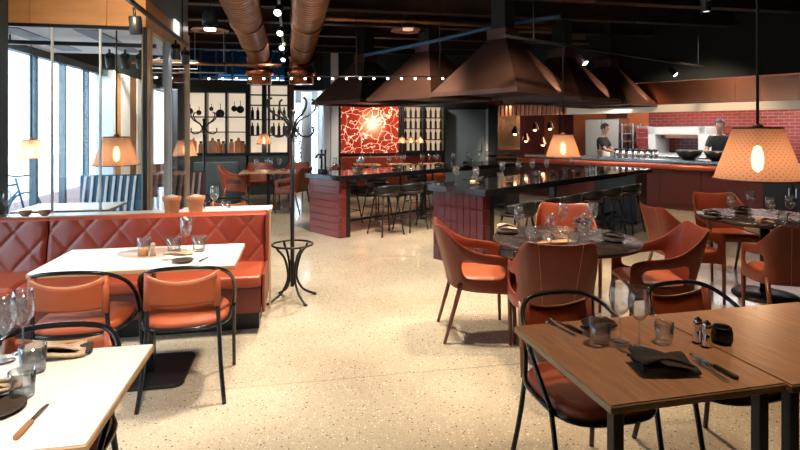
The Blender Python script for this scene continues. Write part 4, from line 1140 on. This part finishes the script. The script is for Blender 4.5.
# dark high-backed sofa
sf_ = thing('dark_sofa', 'dark high-backed sofa before the cookware shelf', 'sofa', (-3.75, 10.9, 0), TH)
MB().box(-.45, .45, -.05, .10, .05, .90).build('backrest', M['teal'], sf_, bevel=.02, seg=2)
MB().box(-.45, .45, .10, .65, .12, .45).build('seat', M['teal'], sf_, bevel=.02, seg=2)
MB().box(-.42, .42, .0, .6, 0, .12).build('plinth', M['black'], sf_)

# ================================================================== COAT STANDS
def coat_stand(p, rz, label, s=1.0):
    t = thing('coat_stand', label, 'coat stand', p, rz)
    MB().tube([(0, 0, .12), (0, 0, 1.70)], .019, 12).build('pole', M['black'], t)
    MB().lathe([(0, 1.70), (.026, 1.70), (.028, 1.715), (.016, 1.735), (0, 1.74)], 12).build('finial', M['black'], t)
    for k in range(4):
        c, s_ = math.cos(k*R(90)+R(40)), math.sin(k*R(90)+R(40))
        f = lambda r, z: (r*c, r*s_, z)
        MB().tube(smooth_path([f(.155, .50), f(.145, .47), f(.085, .40), f(.048, .28), f(.05, .18), f(.11, .08), f(.20, .025), f(.235, .012)], 4), .011, 8).build('leg', M['black'], t)
        MB().lathe([(0, 0), (.018, 0), (.02, .012), (0, .025)], 10, T(*f(.235, 0))).build('foot', M['black'], t)
        MB().tube(smooth_path([f(.018, 1.52), f(.045, 1.60), f(.10, 1.655), f(.19, 1.70), f(.245, 1.76), f(.245, 1.815), f(.205, 1.835)], 4), .010, 8).build('hook', M['black'], t)
        c, s_ = math.cos(k*R(90)+R(85)), math.sin(k*R(90)+R(85))
        f = lambda r, z: (r*c, r*s_, z)
        MB().tube(smooth_path([f(.018, 1.62), f(.04, 1.545), f(.085, 1.50), f(.15, 1.49), f(.195, 1.53), f(.19, 1.585)], 4), .010, 8).build('hook', M['black'], t)
    MB().tube([(.18*math.cos(2*math.pi*k/32), .18*math.sin(2*math.pi*k/32), .505) for k in range(32)], .010, 8, True).build('umbrella_ring', M['black'], t)
    return t
coat_stand((-.985, 4.88, 0), 0, 'black bentwood-style coat stand with ring, free in the aisle by the booth end')
coat_stand((-3.16, 8.6, 0), R(20), 'black coat stand behind the porch, in front of the cookware shelf')
# ================================================================== TABLEWARE
def make_wine():
    t = thing('wine_glass', 'wine glass', 'glass')
    MB().lathe([(.004, .095), (.018, .105), (.034, .13), (.040, .16), (.037, .19), (.031, .225), (.0302, .225), (.036, .19), (.039, .16), (.033, .131), (.017, .107), (0, .10)], 20).build('bowl', M['ware'], t)
    MB().lathe([(.0045, .097), (.0035, .06), (.0045, .01), (.012, .006), (.034, .003), (.034, .0), (0, 0)], 18).build('stem', M['ware'], t)
    return t
wine = make_wine()
def make_tumbler():
    t = thing('tumbler', 'tumbler', 'glass')
    MB().lathe([(0, 0), (.033, 0), (.036, .004), (.041, .09), (.0395, .09), (.0345, .012), (0, .012)], 20).build('glass_body', M['ware'], t)
    return t
tum = make_tumbler()
def G(p, label, grp, s=1.0): o = put(wine, USED, p, random.uniform(0, 6), label, grp); o.scale = (s, s, s); return o
def TU(p, label, grp, s=1.0): o = put(tum, USED, p, 0, label, grp); o.scale = (s, s, s); return o
def flat_path(p, q): return (Vector(q)-Vector(p))
def knife(p, q, label, m_handle=None, name='table_knife'):
    p = Vector(p); q = Vector(q); d = q-p; ln = d.length; rz = math.atan2(d.y, d.x)
    t = thing(name, label, 'cutlery', (p.x, p.y, p.z), rz)
    MB().prism([(0, -.004), (ln*.12, -.009), (ln*.52, -.010), (ln*.54, .004), (0, .004)], .0015, .004).build('blade', M['steel'], t)
    MB().prism([(ln*.53, -.008), (ln*.95, -.010), (ln, -.004), (ln, .005), (ln*.95, .009), (ln*.53, .007)], .0, .011).build('handle', m_handle or M['steel'], t, bevel=.002)
    return t
def fork(p, q, label):
    p = Vector(p); q = Vector(q); d = q-p; ln = d.length; rz = math.atan2(d.y, d.x)
    t = thing('table_fork', label, 'cutlery', (p.x, p.y, p.z), rz)
    mb = MB()
    for k in (-1.5, -.5, .5, 1.5): mb.box(0, ln*.22, k*.006-.0018, k*.006+.0018, .002, .0045)
    mb.prism([(ln*.2, -.011), (ln*.30, -.010), (ln*.36, -.004), (ln*.36, .004), (ln*.30, .010), (ln*.2, .011)], .002, .0045)
    mb.build('tines', M['steel'], t)
    MB().prism([(ln*.35, -.004), (ln*.9, -.008), (ln, -.006), (ln, .006), (ln*.9, .008), (ln*.35, .004)], .001, .006).build('handle', M['steel'], t)
    return t
def napkin(p, rz, label, m, w=.18, d=.12, name='folded_napkin', flap=True):
    t = thing(name, label, 'napkin', p, rz)
    def lay(u, v): 
        x = (u-.5)*w; y = (v-.5)*d
        return (x, y, .0235+.008*math.sin(u*5+v*3)+.005*math.sin(v*9))
    mb = MB(); mb.grid(lay, 14, 10); o = mb.build('lower_fold', m, t)
    md = o.modifiers.new('s', 'SOLIDIFY'); md.thickness = .010; md.offset = -1; bake(o)
    if flap:
        def lay2(u, v):
            x = (-.5+u*(.9-.5*v))*w; y = (v-.5)*d*.9
            return (x, y, .040+.016*math.sin(u*3.1)+.006*math.sin(v*8+u*4))
        mb = MB(); mb.grid(lay2, 14, 10); o = mb.build('upper_fold', m, t)
        md = o.modifiers.new('s', 'SOLIDIFY'); md.thickness = .006; bake(o)
    return t
def plate(p, r, label, m):
    o = MB().lathe([(0, 0), (r*.6, 0), (r*.95, .012), (r, .016), (r*.94, .016), (r*.6, .005), (0, .005)], 28).build('plate', m, None, p)
    return tag(o, label, 'plate')
TZ = .7405
# --- oak table
wl_ = 'wine glass standing by the cutlery on the oak table'
G(P(620, 341, TZ), 'tall wine glass next to the tumbler on the oak table', None, 1.03)
G(P(639, 347, TZ), 'wine glass between the tall glass and the dark napkin on the oak table', None, 1.0)
TU(P(600, 343, TZ), 'water tumbler beside the tall wine glass on the oak table', None, 1.0)
TU(P(664, 342, TZ), 'water tumbler behind the large dark napkin on the oak table', None, .85)
napkin(P(599, 331, TZ), RT+R(20), 'dark napkin crumpled behind the tumbler on the oak table', M['napkin_dark'], .16, .06)
napkin(P(663, 369, TZ), RT-R(12), 'large dark napkin folded on the oak table beside the black-handled knife', M['napkin_dark'], .19, .13)
knife(P(690, 354, TZ), P(738, 380, TZ), 'black-handled knife on the oak table beside the large dark napkin', M['black'])
fork(P(696, 361, TZ), P(728, 383, TZ), 'steel fork on the oak table beside the black-handled knife')
knife(P(551, 319, TZ), P(582, 334, TZ), 'black-handled steel knife near the oak table edge by the tumbler', M['black'])
fork(P(547, 322, TZ), P(575, 337, TZ), 'steel fork near the oak table edge by the tumbler')
def shaker(p, label, h=.095):
    t = thing('steel_shaker', label, 'shaker', p, RT)
    MB().lathe([(0, 0), (.019, 0), (.020, .006), (.0135, h*.45), (.0125, h*.55), (.018, h*.72), (.018, h*.78), (0, h*.78)], 16).build('body', M['chrome'], t)
    MB().lathe([(.012, h*.78), (.016, h*.84), (.012, h*.93), (.005, h*.95), (.006, h), (0, h*1.02)], 14).build('cap', M['chrome'], t)
shaker(P(698, 342, TZ), 'steel shaker on the oak table, apart from the dark jar')
shaker(P(707, 346, TZ), 'steel shaker on the oak table, touching the dark jar')
t = thing('dark_jar', 'squat black jar beside the steel shakers', 'jar', P(722, 342, TZ))
MB().lathe([(0, 0), (.030, 0), (.037, .012), (.037, .045), (.030, .058), (.026, .058), (.030, .044), (0, .02)], 20).build('jar_body', M['black'], t)
MB().lathe([(.032, .052), (.034, .058), (.030, .062), (.028, .058)], 20).build('rim', M['black'], t)
# --- white aisle table
G(P(23, 352, TZ), 'wine glass standing by the pale napkin on the white aisle table', None, 1.0)
G(P(4, 362, TZ), 'wine glass behind the dark plate on the white aisle table', None, 1.0)
TU(P(33, 372, TZ), 'water tumbler in front of the wine glasses on the white aisle table', None, 1.0)
TU(P(22, 397, TZ), 'low tumbler beside the dark plate on the white aisle table', None, .9)
napkin(P(55, 358, TZ), R(25), 'pale brown napkin folded upright on the white aisle table', M['napkin_pale'], .19, .09)
napkin(P(70, 355, TZ), R(12), 'dark striped napkin fold beside the pale napkin on the white aisle table', M['napkin_dark'], .14, .05, flap=False)
plate(P(-4, 412, TZ), .075, 'dark plate near the steak knife on the white aisle table', M['plate_dark'])
napkin(P(-6, 403, TZ)+Vector((0, 0, .016)), R(70), 'brown napkin lying on the dark plate of the white aisle table', M['napkin_pale'], .13, .06)
knife(P(48, 405, TZ), P(15, 441, TZ), 'wood-handled steak knife on the white aisle table', M['wood2'])
# --- booth table
TU(P(144, 252, TZ), 'water tumbler beside the amber candle on the booth table', None, 1.05)
t = thing('candle_jar', 'short amber candle jar in front of a tumbler on the booth table', 'candle', P(143, 256, TZ))
MB().lathe([(0, 0), (.030, 0), (.032, .045), (.028, .05), (0, .046)], 16).build('jar', M['wax'], t)
MB().tube([(0, 0, .046), (0, 0, .058)], .002, 5).build('wick', M['black'], t)
t = thing('pepper_mill', 'small pale wooden pepper mill on the booth table', 'mill', P(153, 256, TZ))
MB().lathe([(0, 0), (.019, 0), (.016, .03), (.012, .045), (.017, .06), (0, .062)], 14).build('body', M['napkin_pale'], t)
MB().lathe([(.012, .062), (.016, .072), (.010, .084), (0, .087)], 14).build('knob', M['napkin_pale'], t)
G(P(186, 251, TZ), 'wine glass in the middle of the tumblers on the booth table', None, 1.0)
TU(P(174, 252, TZ), 'water tumbler on the candle side of the wine glass on the booth table', None, 1.1)
TU(P(199, 251, TZ), 'water tumbler on the aisle side of the wine glass on the booth table', None, 1.1)
plate(P(183, 262, TZ), .065, 'small dark plate with pale napkin on the booth table', M['plate_dark'])
napkin(P(178, 259, TZ)+Vector((0, 0, .016)), R(20), 'pale napkin wedge lying over the small dark plate of the booth table', M['napkin_pale'], .17, .06, flap=False)
knife(P(209, 257, TZ), P(199, 263, TZ), 'small steel knife near the aisle corner of the booth table')
# --- round tables
for k, (px, py) in enumerate(((519, 236), (563, 232), (593, 231), (551, 246), (586, 244))):
    G(P(px, py, TZ), 'wine glass on the four-armchair round table, ' + ('near the pale napkin', 'in front of the bar-side armchair', 'on the side towards the lamp-lit table, back row', 'behind the wooden serving paddle', 'beside the tumbler by the dark napkin')[k], 'wine glasses on the four-chair table')
for k, (px, py) in enumerate(((531, 239), (547, 243), (573, 247), (583, 236))):
    TU(P(px, py, TZ), 'water tumbler on the four-armchair round table, ' + ('nearest the pale napkin', 'at the thin end of the serving paddle', 'by the oak-side armchair', 'among the wine glasses on the bar side')[k], 'tumblers on the four-chair table')
for px, py, rz in ((507, 233, 10), (613, 241, -10), (583, 226, 5)):
    plate(P(px, py, TZ), .085, 'dark side plate on the four-armchair table, ' + {507: 'towards the tiled bar end', 613: 'towards the lamp-lit table', 583: 'towards the bar-side armchair'}[px], M['plate_dark'])['group'] = 'plates on the four-chair table'
    napkin(P(px, py, TZ)+Vector((0, 0, .016)), R(rz), {507: 'pale napkin on the plate', 613: 'dark napkin on the plate towards the lamp-lit table', 583: 'dark napkin on the plate by the bar-side armchair'}[px] + ', four-armchair table', M['napkin_pale'] if px == 507 else M['napkin_dark'], .15, .06)['group'] = 'napkins on the four-chair table'
o = MB().prism([(-.10, -.03), (.12, -.045), (.12, .045), (-.10, .03), (-.16, .012), (-.16, -.012)], 0, .014).build('serving_paddle', M['wood'], None, P(558, 243, TZ), R(15), .003); tag(o, 'small wooden serving paddle on the round table ringed by four armchairs', 'board')
for k, (px, py) in enumerate(((731, 218), (750, 215), (770, 223), (790, 220))):
    G(P(px, py, TZ), 'wine glass on the lamp-lit round table, ' + ('next to the dark napkin by the stool-side armchair', 'in front of the kitchen-side armchair', 'by the pale napkin', 'beside the tumbler')[k], 'wine glasses on the lamp-lit table', 1.0)
for px, py, m in ((713, 218, 'napkin_dark'), (765, 226, 'napkin_pale'), (742, 213, 'napkin_dark')):
    plate(P(px, py, TZ), .08, 'dark side plate on the lamp-lit round table, ' + {713: 'by the stool-side armchair', 765: 'by the armchair backing onto the oak tables', 742: 'by the kitchen-side armchair'}[px], M['plate_dark'])['group'] = 'plates on the lamp-lit table'
    napkin(P(px, py, TZ)+Vector((0, 0, .016)), R(8), {713: 'dark napkin by the stool-side armchair', 765: 'pale napkin', 742: 'dark napkin by the kitchen-side armchair'}[px] + ' on the lamp-lit round table', M[m], .15, .06)['group'] = 'napkins on the lamp-lit table'
TU(P(783, 222, TZ), 'water tumbler on the round dark table under the large lamp', None)
# --- bars
for k, (s, w) in enumerate(((.14, .50), (.16, .22), (1.25, .62), (1.6, .60), (1.95, .60), (2.3, .58), (3.1, .6))):
    G(bp(B2, s, w, .901), 'wine glass on the maroon-tiled bar, %s wine glass from its tiled end' % ORD[k], 'glasses on the near bar')
for k, (s, w) in enumerate(((.5, .5), (1.1, .55), (1.75, .40), (2.7, .5), (3.3, .45), (3.6, .5))):
    TU(bp(B2, s, w, .901), 'water tumbler on the maroon-tiled bar, %s tumbler from its tiled end' % ORD[k], 'tumblers on the near bar')
for k, (s, w) in enumerate(((.30, .35), (.62, .5), (.95, .3), (1.9, .5), (2.35, .5), (2.7, .3), (3.1, .5), (3.5, .3))):
    napkin(bp(B2, s, w, .902), BA+R(20), 'folded napkin on the maroon-tiled bar, %s napkin from its tiled end' % ORD[k], M['napkin_dark'] if s > .5 else M['napkin_pale'], .16, .07)['group'] = 'napkins on the near bar'
for k, (s, w) in enumerate(((.35, .55), (.62, .3), (.9, .55), (1.3, .35), (1.75, .5), (2.25, .5), (2.6, .5), (3.1, .5), (3.4, .4), (3.9, .5), (4.15, .5))):
    G(bp(B1, s, w, .901), 'wine glass on the bar before the art, %s wine glass from its tiled end' % ORD[k], 'glasses on the far bar')
for k, (s, w) in enumerate(((.2, .5), (.5, .25), (1.1, .5), (1.5, .3), (2.0, .3), (2.9, .35), (3.6, .5))):
    TU(bp(B1, s, w, .901), 'water tumbler on the bar before the art, %s tumbler from its tiled end' % ORD[k], 'tumblers on the far bar')
for k, (s, w) in enumerate(((.75, .45), (1.6, .5), (2.45, .3), (3.25, .3))):
    napkin(bp(B1, s, w, .902), BA, 'dark folded napkin on the bar before the art, %s napkin from its tiled end' % ORD[k], M['napkin_dark'], .16, .07)['group'] = 'napkins on the far bar'
# dark tap block at the far bar's tiled end
tp = thing('beer_tap', 'dark double tap tower standing at the tiled end of the far bar', 'tap', bp(B1, .18, .62, .90), BA)
MB().box(-.06, .06, -.06, .06, 0, .05).build('base', M['black'], tp, bevel=.004)
for y in (-.05, .05):
    MB().tube(smooth_path([(0, y, .05), (0, y, .22), (-.02, y, .27), (-.08, y, .27), (-.10, y, .22)], 4), .014, 8).build('spout', M['black'], tp)
    MB().lathe([(0, .27), (.012, .27), (.018, .34), (0, .36)], 10, T(0, y, 0)).build('handle', M['black'], tp)
# --- far wooden table, side table behind the booth, porch table, banquette tables
for k, (dx, dy) in enumerate(((-.25, .1), (-.05, .22), (.2, .15), (.05, -.1))):
    G(T6C+L(dx, dy, TZ), 'wine glass on the far wooden table, %s from the dark sofa' % ('first', 'second', 'fourth', 'third')[k], 'glasses on the far wooden table', 1.1)
for dx, dy in ((-.32, -.12), (.3, -.15), (.1, .02)):
    napkin(T6C+L(dx, dy, TZ), TH, 'orange napkin on the far wooden table before the display shelves', M['orange'], .14, .08)['group'] = 'napkins on the far wooden table'
G(T7C+L(-.10, -.05, TZ), 'wine glass on the white table behind the booth', None, 1.1)
TU(T7C+L(-.22, -.12, TZ), 'water tumbler on the porch side of the wine glass, white table behind the booth', None, 1.1)
TU(T7C+L(.02, -.12, TZ), 'water tumbler on the coat-stand side of the wine glass, white table behind the booth', None, 1.1)
G(L(-2.45, 5.10, .806), 'wine glass on the white ledge by the dark pier', None, 1.0)
for a in (-2.30, -2.15):
    bowl(L(a, 5.10, .806), .05, .05, 'small_bowl', 'small dark bowl on the white ledge, ' + ('next to the wine glass by the dark pier' if a < -2.2 else 'on the pots side of the other bowl'), M['wood2'])['group'] = 'bowls on the ledge'
for k, a in enumerate((1.5, 1.7, 2.3, 2.5, 3.1, 3.3)):
    G(L(a, 12.5, TZ), 'wine glass at the red wall banquette, %s from the corridor opening' % ORD[k], 'glasses at the wall banquette', 1.0)

# ================================================================== SLATTED SEATS BEYOND THE PORCH, BICYCLES OUTSIDE
def slat_bench(p, rz, w, n, label, m_slat, m_cloth):
    t = thing('slatted_bench', label, 'bench', p, rz)
    MB().box(-w/2, w/2, -.02, .0, .38, .92).build('fabric_back', m_cloth, t)
    MB().box(-w/2, w/2, -.45, .0, .38, .42).build('seat', m_cloth, t, bevel=.006)
    me = MB().prism([(-.022, 0), (.010, 0), (.060, .50), (.028, .50)], 0, .02, T(0, -.022, .42, 0, R(90))).mesh('slat', m_slat)
    for k in range(n): link('slat', me, t, (-w/2 + .03 + k*(w-.06)/n, 0, 0))
    for x in (-w/2+.03, w/2-.03):
        for y in (-.42, -.03): MB().box(x-.015, x+.015, y-.015, y+.015, 0, .38).build('leg', M['black'], t)
    MB().tube([(-w/2, -.01, .925), (w/2, -.01, .925)], .012, 8).build('top_rail', m_cloth, t)
    return t
slat_bench(L(-2.52, 7.95), TH, .78, 8, 'blue bench with white slanted back slats inside the porch end', M['frame_white'], M['bluefab'])
slat_bench(L(-1.72, 8.35), TH, .74, 8, 'dark bench with tan slanted back slats behind the porch corner', M['napkin_pale'], mat('plum_fabric', (.10, .05, .07), .7))
def bicycle(p, rz, label):
    t = thing('bicycle', label, 'bicycle', p, rz)
    for x in (-.52, .52):
        w = MB().tube([(x+.33*math.cos(a*R(11.25)), 0, .34+.33*math.sin(a*R(11.25))) for a in range(32)], .016, 6, True).build('wheel', M['bluefab'], t)
        mb = MB()
        for k in range(14): mb.tube([(x, 0, .34), (x+.33*math.cos(k*R(360/14)), 0, .34+.33*math.sin(k*R(360/14)))], .003, 4)
        mb.build('spokes', M['steel'], w)
    mb = MB()
    for a, b in (((-.52, .34), (-.10, .30)), ((-.10, .30), (-.22, .85)), ((-.22, .80), (.36, .82)), ((-.10, .30), (.38, .70)), ((-.52, .34), (-.20, .78)), ((.52, .34), (.34, .92))):
        mb.tube([(a[0], 0, a[1]), (b[0], 0, b[1])], .017, 7)
    mb.build('frame', M['bluefab'], t)
    MB().lathe([(0, 0), (.10, .01), (.12, .03), (0, .06)], 12, T(-.24, 0, .86)).build('saddle', M['black'], t)
    MB().tube(smooth_path([(.25, -.26, .98), (.36, -.22, .97), (.34, 0, .95), (.36, .22, .97), (.25, .26, .98)], 4), .012, 7).build('handlebar', M['black'], t)
    return t
bicycle(L(-4.6, 9.3, -.15), TH+R(70), 'dark bicycle parked outside the street windows')
bicycle(L(-4.5, 7.9, -.15), TH+R(95), 'bicycle leaning close to the porch window outside')

# ================================================================== PEOPLE IN THE KITCHEN
def skin_mesh(name, verts, edges, radii, m, parent, root=0, sub=2):
    me = bpy.data.meshes.new(name); me.from_pydata(verts, edges, []); o = link(name, me, parent)
    md = o.modifiers.new('skin', 'SKIN'); md.use_smooth_shade = True
    for i, r in enumerate(radii):
        sv = me.skin_vertices[0].data[i]; sv.radius = r if isinstance(r, tuple) else (r, r); sv.use_root = (i == root)
    o.modifiers.new('sub', 'SUBSURF').levels = sub; o.modifiers['sub'].render_levels = sub
    bake(o)
    o.data.materials.clear(); o.data.materials.append(m)
    for p in o.data.polygons: p.use_smooth = True
    return o
def person(p, rz, label, armR, armL, apron, h=1.0):
    t = thing('person', label, 'person', p, rz)
    t.scale = (h, h, h)
    # facing +y; pelvis is vertex 0
    v = [(0, 0, .95), (0, -.01, 1.15), (0, 0, 1.36), (0, .01, 1.47), (0, .035, 1.54), (0, .05, 1.62), (0, .06, 1.70), (0, .055, 1.76)]
    r = [(.15, .11), (.14, .10), (.15, .10), (.06, .055), (.055, .055), (.078, .09), (.082, .098), (.06, .075)]
    e = [(i, i+1) for i in range(7)]
    def add(pt, rad, par): v.append(pt); r.append(rad); e.append((par, len(v)-1)); return len(v)-1
    for s, arm_ in ((1, armR), (-1, armL)):
        a = add((s*.17, -.01, 1.40), .058, 2)
        el, wr = arm_
        b = add((s*el[0], el[1], el[2]), .043, a); c = add((s*wr[0], wr[1], wr[2]), .030, b)
        d = Vector(v[c])-Vector(v[b]); d.normalize(); w = Vector(v[c])
        pm = add(tuple(w+d*.06), .036, c)
        side = Vector((1, 0, 0))
        for k, ln in enumerate((.055, .068, .072, .062)):
            f1 = add(tuple(w+d*.095+side*((k-1.5)*.019)), .010, pm); add(tuple(w+d*(.095+ln*.6)+side*((k-1.5)*.020)+Vector((0, 0, -.02))), .008, f1)
        th = add(tuple(w+d*.05-side*s*.035), .011, pm); add(tuple(w+d*.085-side*s*.05+Vector((0, 0, -.012))), .009, th)
        hp = add((s*.095, 0, .86), .085, 0); kn = add((s*.10, .02, .48), .058, hp); an = add((s*.10, -.01, .09), .038, kn); add((s*.11, .14, .035), .035, an)
    skin_mesh('body', v, e, r, M['skin'], t)
    # shirt: torso and short sleeves just outside the body
    v2 = [(0, -.005, .98), (0, -.01, 1.15), (0, 0, 1.36), (0, .0, 1.44)]; r2 = [(.175, .135), (.165, .125), (.17, .122), (.085, .08)]; e2 = [(0, 1), (1, 2), (2, 3)]
    for s, arm_ in ((1, armR), (-1, armL)):
        v2.append((s*.17, -.01, 1.40)); r2.append(.078); e2.append((2, len(v2)-1))
        a = Vector((s*.17, -.01, 1.40)); b = Vector((s*arm_[0][0], arm_[0][1], arm_[0][2])); q = a.lerp(b, .8)
        v2.append(tuple(q)); r2.append(.062); e2.append((len(v2)-2, len(v2)-1))
    skin_mesh('shirt', v2, e2, r2, M['cloth_black'], t)
    v3 = [(0, 0, .99), (.095, 0, .86), (.10, .02, .48), (.10, -.01, .10), (-.095, 0, .86), (-.10, .02, .48), (-.10, -.01, .10)]
    skin_mesh('trousers', v3, [(0, 1), (1, 2), (2, 3), (0, 4), (4, 5), (5, 6)], [(.168, .13), .105, .078, .062, .105, .078, .062], M['cloth_black'], t)
    # hair cap over the crown and back of the head
    def hair(u, v_):
        a = 2*math.pi*u; ph = v_*R(112 if math.sin(a) < .3 else 74)
        return (.095*math.sin(ph)*math.cos(a), .048+.112*math.sin(ph)*math.sin(a), 1.695+.118*math.cos(ph))
    mb = MB(); mb.grid(hair, 28, 10); mb.build('hair', M['hair'], t)
    f = empty('face', (0, 0, 0), 0, t)
    for s in (-1, 1):
        MB().lathe([(0, -.009), (.008, -.004), (.009, 0), (.008, .004), (0, .009)], 10, T(s*.033, .150, 1.675)).build('eye', M['hair'], f)
        MB().lathe([(0, -.03), (.012, -.02), (.015, .0), (.012, .02), (0, .03)], 10, T(s*.092, .045, 1.66)).build('ear', M['skin'], f)
    MB().add([(-.014, .145, 1.635), (.014, .145, 1.635), (0, .178, 1.642), (0, .150, 1.685)], [(0, 1, 2), (1, 3, 2), (3, 0, 2)], True).build('nose', M['skin'], f)
    MB().tube([(-.025, .142, 1.605), (0, .150, 1.602), (.025, .142, 1.605)], .006, 6).build('mouth', mat('lips', (.35, .12, .10), .5), f)
    if apron:
        mb = MB(); mb.grid(lambda u, v_: ((u-.5)*.40, .155-.10*(abs(u-.5)*2)**2, .45+.68*v_), 10, 6); o = mb.build('apron', M['cloth_white'], t)
        md = o.modifiers.new('s', 'SOLIDIFY'); md.thickness = .006; bake(o)
        MB().tube([(.185*math.cos(a*R(15)), .145*math.sin(a*R(15)), 1.12) for a in range(24)], .010, 6, True).build('apron_tie', M['cloth_white'], t)
    return t
def face_to(a): return R(a-90)
person(KP(kt(720, 1.25), 1.25), face_to(44+180+10), 'person in a black short-sleeved shirt standing behind the black bowls at the kitchen pass', ((.24, .12, 1.14), (.13, .34, 1.06)), ((.25, .10, 1.14), (.15, .33, 1.06)), False, .985)
person(KP(kt(603, 1.35), 1.35), face_to(44+180+95), 'person in dark top and white apron working beside the pale fridge', ((.22, .14, 1.14), (.16, .36, 1.10)), ((.22, .14, 1.14), (.16, .36, 1.08)), True, .95)

# daylight portals in the street windows
for b0, b1 in ((1.3, 4.9), (5.62, 9.7)):
    d = bpy.data.lights.new('window_portal', 'AREA'); d.shape = 'RECTANGLE'; d.size = b1-b0; d.size_y = FT; d.cycles.is_portal = True
    o = bpy.data.objects.new('window_portal', d); C.objects.link(o); o.location = L(FA-.2, (b0+b1)/2, FT/2)
    o.rotation_euler = (R(90), 0, TH+R(-90))
light('AREA', 'fill_corridor', L(.26, 15.5, 3.3), 90, COOL, L(.26, 15.5, 0), .5, size_y=3)  # added cool fill under the ceiling, makes the corridor brighter
